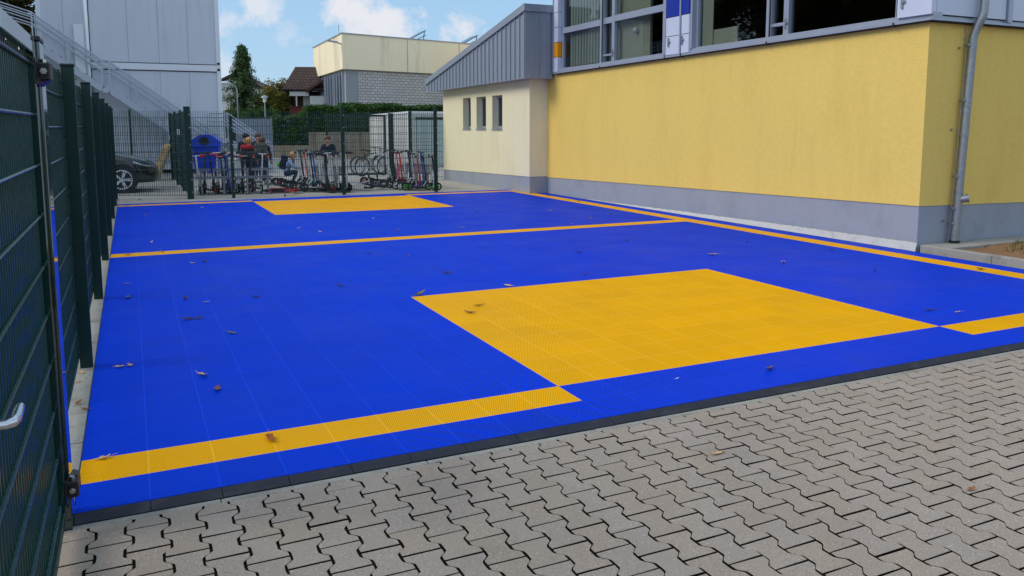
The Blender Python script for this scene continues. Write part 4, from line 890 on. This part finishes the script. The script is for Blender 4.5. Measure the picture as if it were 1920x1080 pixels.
# left rack, fronts towards the court
NAMEC = dict(silver='silver', whitep='white', redp='red', bluep='blue', pinkp='pink', greenp='green', tealp='teal', black='black', purplep='dark purple')
left = [(366, 'silver', 'black', 'whitep', 'redp'), (384, 'black', 'black', 'redp', 'redp'), (399, 'whitep', 'black', 'silver', 'black'), (409, 'black', 'silver', 'black', 'black'), (418, 'bluep', 'bluep', 'black', 'pinkp'), (427, 'silver', 'black', 'greenp', 'black'), (436, 'black', 'black', 'black', 'black'), (446, 'silver', 'silver', 'black', 'black'), (459, 'purplep', 'black', 'pinkp', 'black'), (471, 'silver', 'black', 'whitep', 'black'), (375, 'black', 'black', 'black', 'black'), (404, 'black', 'black', 'whitep', 'pinkp'), (432, 'silver', 'black', 'black', 'black'), (422, 'black', 'black', 'whitep', 'black'), (453, 'black', 'silver', 'greenp', 'black')]
left.sort()
for i, (px, stc, dk, wh, gp) in enumerate(left):
    p = G(px, 356 if i % 2 else 353, 0); sc_ = random.uniform(.97, 1.1)
    scooter(p.x, 17.72+.28*(i % 2)+random.uniform(-.1, .1), -88+random.uniform(-14, 14), random.uniform(-7, 7), dk, stc, wh, gp, f'{NAMEC[stc]} scooter with {NAMEC[wh]} wheels, {ORD[i]} from left in rack before blue bin', 'scooters in the left rack', scale=sc_)
mid = [('silver', 'black', 'whitep'), ('black', 'silver', 'black'), ('silver', 'silver', 'black'), ('redp', 'black', 'redp'), ('silver', 'silver', 'whitep'), ('whitep', 'silver', 'black'), ('silver', 'silver', 'black'), ('black', 'tealp', 'whitep'), ('bluep', 'silver', 'bluep'), ('silver', 'black', 'black'), ('silver', 'black', 'redp'), ('black', 'silver', 'black'), ('silver', 'silver', 'black'), ('black', 'black', 'whitep'), ('silver', 'silver', 'black'), ('silver', 'black', 'black')]
for i, (stc, dk, wh) in enumerate(mid):
    t = i/15; q = G(521+50*t, 347+13*t); x, y = q.x+.38, q.y-.12
    scooter(x+random.uniform(-.06, .06), y, -28+random.uniform(-7, 7), random.uniform(-8, 4), dk, stc, wh, 'black', f'{NAMEC[stc]} scooter, {NAMEC[dk]} deck and {NAMEC[wh]} wheels, {ORD[i]} from the back in middle row', 'scooters in the middle row', scale=random.uniform(.98, 1.1))
for i, (px, stc, dk, wh, hd) in enumerate([(600, 'black', 'black', 'black', -75), (606, 'silver', 'silver', 'whitep', -85), (612, 'silver', 'black', 'redp', -80), (623, 'whitep', 'silver', 'black', -70), (634, 'silver', 'silver', 'black', -62), (639, 'black', 'silver', 'black', -66), (645, 'silver', 'black', 'silver', -100)]):
    p = G(px, 358)
    scooter(p.x, 16.9+.3*(i % 2)+random.uniform(-.1, .1), hd, random.uniform(-6, 6), dk, stc, wh, 'black', f'{NAMEC[stc]} scooter with {NAMEC[wh]} wheels, {ORD[i]} from left beside tall middle post', 'scooters by the middle post', scale=1.07)
right = [('silver', 'silver', 'greenp'), ('silver', 'black', 'pinkp'), ('pinkp', 'black', 'black'), ('redp', 'black', 'whitep'), ('silver', 'black', 'silver'), ('black', 'silver', 'black'), ('redp', 'pinkp', 'greenp'), ('bluep', 'bluep', 'whitep'), ('black', 'silver', 'whitep'), ('silver', 'black', 'greenp'), ('black', 'black', 'black'), ('silver', 'silver', 'black'), ('black', 'silver', 'whitep'), ('silver', 'black', 'black')]
right = right[:2]+right[10:12]+right[2:6]+right[12:]+right[6:10]
for i, (stc, dk, wh) in enumerate(right):
    t = i/13; x, y = 6.75+.42*t, 18.9-2.6*t
    scooter(x+random.uniform(-.05, .05), y, -30+random.uniform(-8, 8), random.uniform(-6, 5), dk, stc, wh, 'black', f'{NAMEC[stc]} scooter with {NAMEC[wh]} wheels, {ORD[i]} from the back in right hand row', 'scooters in the right row', scale=random.uniform(.95, 1.08))
scooter(7.28, 16.28, -24, 2, 'greenp', 'black', 'greenp', 'black', 'child size green and black scooter at the fence end of the right row', 'scooters in the right row', scale=.97)
p = G(535, 362); scooter(p.x, p.y+.1, -22, 0, 'redp', 'redp', 'black', 'black', 'red kick scooter lying flat on the ground by the fence', lying=86, z=.06)
p = G(668, 357); scooter(p.x, p.y+.35, 125, 0, 'whitep', 'silver', 'whitep', 'black', 'white and silver scooter lying flat right of the middle post', lying=84, z=.06)
p = G(690, 355); scooter(p.x, p.y+.1, -20, 0, 'purplep', 'purplep', 'purplep', 'black', 'dark purple scooter lying on its side right of the middle post', lying=-84, z=.06)
p = G(478, 347); scooter(p.x, p.y, -18, 4, 'black', 'black', 'whitep', 'black', 'dark scooter with white front wheel standing behind the group of pupils', scale=1.05)
# racks
def rack(label, a, c, z=(.42, .60), dy=.28):
    t = thing('scooter_rack', label, 'rack', (*a, 0)); A, C_ = Vector((*a, 0)), Vector((*c, 0)); d = (C_-A).normalized(); n = Vector((-d.y, d.x, 0)); b = MB()
    for k, zz in enumerate(z): b.bar(A+n*dy*k+Vector((0, 0, zz)), C_+n*dy*k+Vector((0, 0, zz)), .05, .06)
    b.build_each('rail', 'galv', t); b = MB()
    for q in (.06, .36, .66, .94):
        p = A.lerp(C_, q)
        for k, zz in enumerate(z): b.bar(p+n*dy*k, p+n*dy*k+Vector((0, 0, zz-.03)), .045, .045)
    b.build_each('rack_leg', 'galv', t); b = MB(); m = int((C_-A).length/.16)
    for i in range(m): p = A.lerp(C_, (i+.5)/m); b.bar(p+Vector((0, 0, z[0]+.03)), p+n*dy+Vector((0, 0, z[1]-.03)), .02, .03)
    b.build_each('slot_divider', 'galv', t); return t
rack('galvanised scooter rack in front of the blue bin', (1.72, 17.32), (3.52, 17.1)); rack('galvanised scooter rack under the middle row of scooters', (5.0, 20.0), (5.05, 16.7)); rack('galvanised scooter rack under the right hand row of scooters', (7.25, 18.9), (7.5, 16.5))
# ------------------------------------------------------------------ bicycles
def bicycle(label, x, y, head, fm, lean=3):
    t = thing('bicycle', label, 'bicycle', (x, y, 0), 'bicycles by the inner gate', R(head)); t.rotation_euler.x = R(lean); r = .30
    for xx in (0, .98):
        b = MB(); b.torus((xx, 0, r+.02), r, .022, n=36, m=8); w = b.build('wheel', 'rubber', t, smooth=True, local=True)
        b = MB(); b.torus((xx, 0, r+.02), r-.025, .008, n=36, m=6)
        for k in range(18): a = k*.349; b.tube([(xx+.02*math.cos(a+.5), .018*(-1)**k, r+.02+.02*math.sin(a+.5)), (xx+(r-.03)*math.cos(a), 0, r+.02+(r-.03)*math.sin(a))], .0016, 4)
        b.tube([(xx, -.04, r+.02), (xx, .04, r+.02)], .022, 10); b.build('rim', 'silver', w, local=True)
    b = MB(); ax = r+.02
    for p, q, k in (((.43, 0, .28), (.30, 0, .74), .016), ((.43, 0, .28), (.84, 0, .66), .019), ((.32, 0, .66), (.82, 0, .74), .017), ((.82, 0, .78), (.85, 0, .60), .02)): b.tube([p, q], k, 10)
    for s in (-1, 1): b.tube([(.43, s*.03, .28), (0, s*.055, ax)], .010, 6); b.tube([(.33, s*.02, .66), (0, s*.055, ax)], .009, 6); b.tube([(.85, s*.04, .60), (.87, s*.05, .5), (.98, s*.05, ax)], .013, 8)
    b.build('frame', fm, t, smooth=True, local=True)
    b = MB(); b.tube([(.30, 0, .74), (.285, 0, .84)], .013, 8); b.ball((.26, 0, .86), (.14, .065, .03), 12, 8); b.build('saddle', 'black', t, smooth=True, local=True)
    b = MB(); b.tube([(.82, 0, .76), (.80, 0, .90), (.86, 0, .92)], .014, 8); b.tube([(.80, -.3, .95), (.86, -.12, .92), (.86, .12, .92), (.80, .3, .95)], .012, 8); hb = b.build('handlebar', 'black', t, smooth=True, local=True)
    b = MB(); b.tube([(.43, -.055, .28), (.43, -.068, .28)], .09, 20); b.bar((.43, -.08, .28), (.50, -.08, .13), .015, .025); b.bar((.43, .08, .28), (.36, .08, .43), .015, .025); b.rbox(.46, .54, -.16, -.085, .12, .14, .004); b.rbox(.32, .40, .085, .16, .42, .44, .004); b.build('crank', 'galv', t, local=True)
    b = MB()
    for xx, a0, a1 in ((0, .5, 2.9), (.98, .9, 2.6)):
        for k in range(8): a, c = a0+(a1-a0)*k/8, a0+(a1-a0)*(k+1)/8; b.add([(xx+.345*math.cos(q), yy, ax+.345*math.sin(q)) for q in (a, c) for yy in (-.025, .025)], [(0, 1, 3, 2)])
    b.build_each('mudguard', 'black', t, local=True); return t
p = G(679, 331); bicycle('nearer bicycle with silver frame and knobbly tyres by the inner gate', p.x, p.y, 27, 'silver')
p = G(671, 329); bicycle('farther bicycle with black frame half hidden behind the silver one', p.x+.1, p.y+.35, 24, 'black', -2)
# ------------------------------------------------------------------ people
def person(label, x, y, head, H, pose, top, legs, hair, sleeve=None, hat=None):
    t = thing('person', label, 'person', (x, y, 0), rz=R(head)); k = H; V = {}
    def vv(n, x_, y_, z_, r): V[n] = (Vector((x_*k, y_*k, z_*k)), r*k)
    if pose == 'crouch':
        vv('pel', -.06, 0, .24, .085); vv('spine', -.04, 0, .33, .08); vv('chest', .03, 0, .44, .09); vv('neck', .085, 0, .53, .04); vv('hb', .11, 0, .565, .055); vv('hm', .13, 0, .62, .068); vv('ht', .13, 0, .675, .045)
        for s, n in ((-1, 'l'), (1, 'r')):
            vv('hip'+n, -.04, s*.055, .22, .065); vv('kn'+n, .19, s*.09, .27, .045); vv('an'+n, .08, s*.08, .05, .03); vv('to'+n, .18, s*.09, .028, .028)
            vv('sh'+n, .05, s*.115, .485, .045); vv('el'+n, .14, s*.15, .36, .032); vv('wr'+n, .26, s*.08, .33, .022); vv('pa'+n, .29, s*.07, .325, .02)
    else:
        ld = {'stand': 0, 'look': .05}[pose]
        vv('pel', 0, 0, .53, .078); vv('spine', 0, 0, .63, .072); vv('chest', ld*.4, 0, .745, .085); vv('neck', ld, 0, .825, .036); vv('hb', ld*1.5, 0, .86, .05); vv('hm', ld*2+.005, 0, .92, .066); vv('ht', ld*2, 0, .975, .042)
        for s, n in ((-1, 'l'), (1, 'r')):
            vv('hip'+n, 0, s*.052, .50, .062); vv('kn'+n, .012, s*.06, .28, .043); vv('an'+n, -.01, s*.062, .05, .03); vv('to'+n, .095, s*.075, .026, .026)
            f = .10 if pose == 'look' else .03
            vv('sh'+n, ld*.4, s*.11, .785, .042); vv('el'+n, ld+.01, s*.15, .63, .031); vv('wr'+n, ld+f+.05, s*(.08 if pose == 'look' else .14), .545 if pose == 'look' else .50, .021); vv('pa'+n, ld+f+.085, s*(.065 if pose == 'look' else .14), .535 if pose == 'look' else .46, .02)
    ed = [('pel', 'spine'), ('spine', 'chest'), ('chest', 'neck'), ('neck', 'hb'), ('hb', 'hm'), ('hm', 'ht')]
    for n in 'lr': ed += [('pel', 'hip'+n), ('hip'+n, 'kn'+n), ('kn'+n, 'an'+n), ('an'+n, 'to'+n), ('chest', 'sh'+n), ('sh'+n, 'el'+n), ('el'+n, 'wr'+n), ('wr'+n, 'pa'+n)]
    names = list(V); me = bpy.data.meshes.new('body'); me.from_pydata([V[n][0] for n in names], [(names.index(a), names.index(c)) for a, c in ed], [])
    ob = bpy.data.objects.new('body', me); COL.objects.link(ob); ob.modifiers.new('s', 'SKIN'); md = ob.modifiers.new('d', 'SUBSURF'); md.levels = 2; md.render_levels = 2
    for i, n in enumerate(names): me.skin_vertices[0].data[i].radius = (V[n][1], V[n][1]); me.skin_vertices[0].data[i].use_root = (n == 'pel')
    dg = bpy.context.evaluated_depsgraph_get(); m2 = bpy.data.meshes.new_from_object(ob.evaluated_get(dg)); ob.modifiers.clear(); ob.data = m2; bpy.data.meshes.remove(me); ob.parent = t
    bm = bmesh.new(); bm.from_mesh(m2)
    for n in 'lr':                                   # four fingers and a thumb rooted in each palm
        P0, W0 = V['pa'+n][0], V['wr'+n][0]; d = (P0-W0).normalized(); sd = d.cross(Vector((0, 0, 1))).normalized(); up = sd.cross(d)
        q = MB()
        for j, ln_ in enumerate((.034, .04, .037, .028)): o = sd*((j-1.5)*.010*k); q.tube([P0-d*.005+o, P0+d*(.02*k)+o*1.15, P0+d*((.02+ln_*.55)*k)+o*1.2-up*.006*k, P0+d*((.018+ln_*.85)*k)+o*1.2-up*.018*k], [.0062*k, .006*k, .0052*k, .004*k], 6)
        q.tube([P0-d*.01*k+sd*.012*k, P0+d*.006*k+sd*.026*k, P0+d*.024*k+sd*.030*k], [.007*k, .0062*k, .0045*k], 6)
        vs = [bm.verts.new(v) for v in q.v]
        for f in q.f: bm.faces.new([vs[i] for i in f])
    # nose and ears
    hm = V['hm'][0]; q = MB(); q.ball(hm+Vector((.064*k, 0, -.012*k)), (.014*k, .010*k, .016*k), 8, 6)
    for s in (-1, 1): q.ball(hm+Vector((0, s*.062*k, -.008*k)), (.014*k, .007*k, .02*k), 8, 6)
    vs = [bm.verts.new(v) for v in q.v]
    for f in q.f: bm.faces.new([vs[i] for i in f])
    bm.to_mesh(m2); bm.free()
    for mm in ('skin', top, legs, 'black'): m2.materials.append(M[mm])
    cat = {'pel': 2, 'spine': 1, 'chest': 1, 'neck': 0, 'hb': 0, 'hm': 0, 'ht': 0}
    def seg(a, c, p): ab = c-a; tt = max(0, min(1, (p-a).dot(ab)/ab.length_squared)); return (p-a-ab*tt).length, tt
    for f in m2.polygons:
        best = (9, 0)
        for a, c in ed:
            dd, tt = seg(V[a][0], V[c][0], f.center); rr = V[a][1]*(1-tt)+V[c][1]*tt; dd = dd/rr
            if a == 'pel' and c == 'spine': mi = 2 if tt < .35 else 1
            elif a in ('spine',) or c.startswith(('sh', 'el')): mi = 1
            elif a == 'chest': mi = 1 if tt < .6 else 0
            elif c.startswith('wr'): mi = 1 if tt < .85 else 0
            elif c.startswith('pa'): mi = 0
            elif c.startswith(('hip', 'kn')): mi = 2
            elif c.startswith('an'): mi = 2 if tt < .82 else 3
            elif c.startswith('to'): mi = 3
            else: mi = 0
            if dd < best[0]: best = (dd, mi)
        f.material_index = best[1]; f.use_smooth = True
    q = MB(); hmtx = Matrix.Identity(3)
    q.ball(hm+Vector((-.012*k, 0, .018*k)), (.073*k, .071*k, .072*k), 18, 12)
    q.v = [tuple(Vector(v)+Vector((random.uniform(-1, 1), random.uniform(-1, 1), random.uniform(-1, 1)))*.004*k) if Vector(v).x < hm.x+.03*k or Vector(v).z > hm.z+.03*k else tuple(hm+(Vector(v)-hm)*.82) for v in q.v]
    q.build('hair', hair, t, smooth=True, local=True)
    q = MB()
    for s in (-1, 1): q.ball(hm+Vector((.060*k, s*.024*k, .004*k)), (.006*k, .008*k, .005*k), 8, 6)
    q.build_each('eye', 'eye', t, local=True); q = MB(); q.ball(hm+Vector((.060*k, 0, -.036*k)), (.006*k, .017*k, .004*k), 8, 6); q.build('mouth', 'redcloth', t, local=True)
    if hat: q = MB(); q.ball(hm+Vector((-.005*k, 0, .03*k)), (.078*k, .075*k, .06*k), 16, 8); q.rbox((hm.x+.05*k), hm.x+.13*k, -.05*k, .05*k, hm.z+.03*k, hm.z+.04*k, .004); q.build('cap', hat, t, local=True)
    t['back'] = [V['chest'][0].x, V['chest'][0].z]; return t
def backpack(label, owner, main, acc, wid=.30, hgt=.42, dz=0, patch=None, lean=0, side=None):
    bx, bz = owner['back']; del owner['back']
    t = thing('backpack', label, 'backpack', (0, 0, 0)); a = owner.rotation_euler.z; off = Vector((bx-.115, 0, bz-.30+dz)); off.rotate(Euler((0, 0, a))); t.location = owner.location+off; t.rotation_euler = (0, R(lean), a)
    b = MB(); b.rbox(-.19, 0, -wid/2, wid/2, 0, hgt, .05, seg=3); b.build('main_bag', main, t, smooth=True, local=True)
    b = MB(); b.rbox(-.255, -.185, -wid*.4, wid*.4, .04, hgt*.5, .03, seg=2); pk = b.build('front_pocket', acc, t, smooth=True, local=True)
    b = MB(); b.rbox(-.20, .0, -wid*.52, wid*.52, hgt*.72, hgt*1.02, .04, seg=2); b.build('top_flap', patch or main, t, smooth=True, local=True)
    for s in (-1, 1):
        b = MB(); b.tube([(-.02, s*.08, hgt*.95), (.06, s*.085, hgt*1.02), (.15, s*.085, hgt*.85), (.20, s*.09, hgt*.6), (.12, s*.11, hgt*.25), (0, s*.12, .08)], .016, 6); b.build('strap', 'blackcloth', t, local=True)
        if side: b = MB(); b.rbox(-.15, -.04, s*wid*.56-.03, s*wid*.56+.03, .04, hgt*.42, .02); b.build('side_pocket', side, t, local=True)
    b = MB(); b.box(-.2575, -.2555, -wid*.3, wid*.3, .10, .125); b.build('reflective_strip', 'silver', pk, local=True)
    return t
def pgrid(u, v): q = G(u, v); return q.x, q.y
x, y = pgrid(470, 344); k1 = person('pupil in red jacket seen from behind at the left of the group', x, y, 60, 1.36, 'stand', 'redcloth', 'navy', 'blond'); backpack('black and red school backpack on the pupil in red jacket', k1, 'blackcloth', 'blackcloth', patch='redcloth', side='orangep')
x, y = pgrid(495, 345); k2 = person('pupil in black jacket and jeans seen from behind at the front of the group', x, y, 68, 1.38, 'stand', 'blackcloth', 'jeans', 'brownhair'); backpack('dark grey patterned school backpack with orange sides on the pupil in jeans', k2, 'greycloth', 'darkgrey', .34, .46, side='orangep')
x, y = pgrid(461, 337); k3 = person('dark haired pupil facing the court at the back left of the group', x, y, -80, 1.46, 'look', 'blackcloth', 'navy', 'darkhair', hat='darkgrey'); del k3['back']
x, y = pgrid(487, 337); k4 = person('brown haired pupil facing the court at the back right of the group', x, y, -100, 1.46, 'look', 'navy', 'jeans', 'brownhair'); del k4['back']
x, y = pgrid(541, 345); k5 = person('blond pupil in light blue top crouching beside the middle scooters', x, y, -12, 1.36, 'crouch', 'lightblue', 'jeans', 'blond'); backpack('navy school backpack with bright green pocket on the crouching pupil', k5, 'navy', 'greenp', .32, .40, .12, lean=14)
x, y = pgrid(617, 343); k6 = person('pupil in navy jacket standing behind the middle scooters looking down', x, y, -105, 1.40, 'look', 'navy', 'darkgrey', 'brownhair'); del k6['back']
# ------------------------------------------------------------------ fallen leaves
def leaf_mesh(seed, lobes=5):
    rn = random.Random(seed); n = lobes*4; out = []
    for i in range(n):
        a = 2*math.pi*i/n; r = .0205*(1+.24*math.cos(lobes*a+rn.uniform(-.5, .5)))*(1+.25*math.cos(2*a))*(1.35 if abs(a-math.pi) > 1.6 else .9)*rn.uniform(.85, 1.15); x, y = r*math.cos(a)*1.25, r*math.sin(a)*.8
        out.append((x, y, .005+7*y*y+2.5*x*x*rn.uniform(.6, 1.4)+rn.uniform(0, .004)))
    b = MB(); c = (0, 0, .003); vs = [c]+out+[(x, y, z+.0012) for x, y, z in [c]+out]; m = n+1
    fs = [(0, 1+i, 1+(i+1) % n) for i in range(n)]+[(m, m+1+(i+1) % n, m+1+i) for i in range(n)]+[(1+i, m+1+i, m+1+(i+1) % n, 1+(i+1) % n) for i in range(n)]
    b.add(vs, fs); b.tube([(-.03, 0, .006), (-.06, .008, .012)], .0012, 5); return b
LM = {}
def leaf(u, v, m='dryleaf', s=1., label=None, group=None, z=.001):
    k = (random.randrange(4), m)
    if k not in LM: o = leaf_mesh(k[0]*7+3, (5, 4, 3, 5)[k[0]]).build('fallen_leaf', m, None); LM[k] = o
    else: o = LM[k].copy(); COL.objects.link(o)
    q = G(u, v); o.location = (q.x, q.y, z if q.y > 0 else -.022); o.rotation_euler = (random.uniform(-.16, .16), random.uniform(-.14, .14), random.uniform(0, 6.28)); o.scale = (s, s*random.uniform(.7, 1.1), s*random.uniform(.8, 1.4))
    tag(o, label, 'leaf', group); return o
leaf(507, 823, 'orangeleaf', 1.35, 'crinkled orange brown leaf on the near yellow strip'); leaf(197, 860, 'paleleaf', 1.0, 'pale peach leaf at the left end of the near yellow strip'); leaf(377, 704, 'paleleaf', 1.3, 'large pale dry leaf alone on the near left blue tiles'); leaf(1337, 478, 'paleleaf', 2.0, 'largest pale leaf on the blue tiles behind the near yellow rectangle'); leaf(1468, 493, 'paleleaf', 1.5, 'pale curled leaf right of the largest leaf on blue tiles'); leaf(883, 588, 'dryleaf', 1.5, 'brown leaf lying on the near yellow rectangle'); leaf(898, 574, 'darkleaf', 1.2, 'dark twig like leaf upright on the near yellow rectangle'); leaf(786, 554, 'greenleaf', 1.7, 'greenish leaf on the far left corner of the near yellow rectangle'); leaf(955, 537, 'paleleaf', 1.5, 'pale leaf on the back edge of the near yellow rectangle'); leaf(1443, 693, 'dryleaf', 1.3, 'brown leaf on the blue strip before the near yellow rectangle'); leaf(433, 625, 'greenleaf', 1.2, 'faded green leaf on blue tiles left of the near yellow rectangle'); leaf(240, 558, 'greenleaf', 1.5, 'olive green leaf near the left fence before the mid line'); leaf(1838, 506, 'darkleaf', 1.4, 'dark leaf on the yellow side line near the kerb'); leaf(1269, 711, 'whitep', .4, 'tiny white scrap on the near blue strip')
leaf(1048, 1020, 'dryleaf', .01, None) if False else None
leaf(1340, 845, 'paleleaf', .9, 'thin pale leaf on the grey pavers'); leaf(1820, 911, 'dryleaf', .6, 'small brown leaf on the pavers at right')
def ordn(n): return str(n)+('th' if 10 <= n % 100 <= 20 else {1: 'st', 2: 'nd', 3: 'rd'}.get(n % 10, 'th'))
zones = {'the blue tiles before the mid line': [(383, 492), (362, 494), (640, 537), (837, 513), (387, 567), (353, 599), (370, 598), (407, 730), (243, 686), (225, 689), (1085, 474), (1097, 515), (1743, 583), (1797, 586), (690, 476), (766, 480), (237, 533), (347, 561), (480, 558), (303, 473), (900, 466), (1175, 452), (1400, 455), (1560, 470), (1640, 508)],
         'the blue tiles beyond the mid line': [(600, 435), (589, 420), (745, 432), (866, 427), (338, 450), (284, 455), (302, 395), (408, 392), (380, 390), (238, 387), (246, 417), (925, 375), (1030, 396), (1083, 392), (1107, 411), (1072, 421), (560, 428), (500, 400), (700, 410), (272, 404), (1145, 402), (895, 398)],
         'the yellow lines': [(300, 470), (1028, 368), (263, 375), (240, 478), (1085, 378)]}
for zn, ps in zones.items():
    ps = sorted(ps)
    for i, (u, v) in enumerate(ps):
        leaf(u, v, random.choice(['dryleaf', 'darkleaf', 'darkleaf', 'paleleaf']), random.uniform(.75, 1.35), f'small dry leaf, {ordn(i+1)} from the left on {zn}', 'small leaves scattered over the court')
for i, (u, v) in enumerate([(170, 640), (163, 655), (152, 700), (149, 716), (146, 758), (160, 768)]): leaf(u, v, random.choice(['dryleaf', 'paleleaf']), .8, f'small dry leaf, {ordn(i+1)} from the back on the slabs by the left fence', 'leaves on the edging slabs')
# ------------------------------------------------------------------ light, sky, colour
SUNV = Vector((-.86, .16, .72)).normalized(); el = math.asin(SUNV.z); az = math.atan2(SUNV.x, SUNV.y)
w = bpy.data.worlds.new('World'); S.world = w; w.use_nodes = True; nt = w.node_tree; bg = nt.nodes['Background']
sky = N(nt, 'ShaderNodeTexSky'); sky.sky_type = 'NISHITA'; sky.sun_disc = False; sky.sun_elevation = el; sky.sun_rotation = az; sky.air_density = 1.0; sky.dust_density = .6; sky.ozone_density = 1.2
tc = N(nt, 'ShaderNodeTexCoord'); dv = tc.outputs['Generated']
nz = N(nt, 'ShaderNodeTexNoise', Scale=26., Detail=10., Roughness=.66); L(nt, dv, nz.inputs['Vector'])
nz2 = N(nt, 'ShaderNodeTexNoise', Scale=2.3, Detail=9., Roughness=.6); L(nt, dv, nz2.inputs['Vector'])
blobs = [(668, 22, .030, 1), (640, 12, .024, 1), (700, 45, .030, 1), (735, 50, .022, .9), (680, 55, .03, .9), (478, 4, .022, .8), (505, 14, .018, .6), (540, 62, .016, .3), (415, 50, .018, .6), (430, 45, .014, .5), (418, 130, .022, .5), (790, 30, .009, .5), (872, 60, .020, .8), (850, 62, .012, .6), (556, 76, .012, .25)]
acc = None
nd = math_n(nt, 'MULTIPLY', math_n(nt, 'SUBTRACT', nz.outputs['Fac'], .5), .085)
for u, v, r, a in blobs:
    d = raydir(u, v).normalized(); vm = N(nt, 'ShaderNodeVectorMath'); vm.operation = 'DISTANCE'; L(nt, dv, vm.inputs[0]); vm.inputs[1].default_value = d
    f = ramp_n(nt, math_n(nt, 'ADD', vm.outputs['Value'], nd), r*1.25, r*.4, 0, a); acc = f if acc is None else math_n(nt, 'MAXIMUM', acc, f)
sp = N(nt, 'ShaderNodeSeparateXYZ'); L(nt, dv, sp.inputs[0])
# broken cloud over the rest of the sky, outside the patch of clear sky in view
c0_ = raydir(650, 60).normalized(); vm = N(nt, 'ShaderNodeVectorMath'); vm.operation = 'DISTANCE'; L(nt, dv, vm.inputs[0]); vm.inputs[1].default_value = c0_
cover = math_n(nt, 'MULTIPLY', ramp_n(nt, nz2.outputs['Fac'], .42, .62, 0, .8), ramp_n(nt, vm.outputs['Value'], .30, .55, 0, 1))
acc = math_n(nt, 'MAXIMUM', acc, cover)
CLOUD = N(nt, 'ShaderNodeRGB'); CLOUD.outputs[0].default_value = (7.2, 7.3, 7.8, 1)
tint = mix_n(nt, .6, sky.outputs[0], (3.6, 6.2, 9.2, 1))
dim = ramp_n(nt, vm.outputs['Value'], .35, .9, 1., 1.15)
hs = N(nt, 'ShaderNodeVectorMath'); hs.operation = 'SCALE'; L(nt, mix_n(nt, acc, tint, CLOUD.outputs[0]), hs.inputs[0]); L(nt, dim, hs.inputs['Scale'])
L(nt, hs.outputs[0], bg.inputs['Color']); bg.inputs['Strength'].default_value = .1
sd = bpy.data.lights.new('sun', 'SUN'); sd.energy = 1.6; sd.angle = R(26); sd.color = (1, .92, .80); so = bpy.data.objects.new('sun', sd); COL.objects.link(so); so.rotation_euler = SUNV.to_track_quat('Z', 'Y').to_euler(); so.location = (0, 0, 30)
vs_ = S.view_settings; S.display_settings.display_device = 'sRGB'; vs_.view_transform = 'Standard'; vs_.look = 'None'; vs_.gamma = 1; vs_.exposure = .17; vs_.use_curve_mapping = False
S.cycles.max_bounces = 8; S.cycles.use_denoising = True
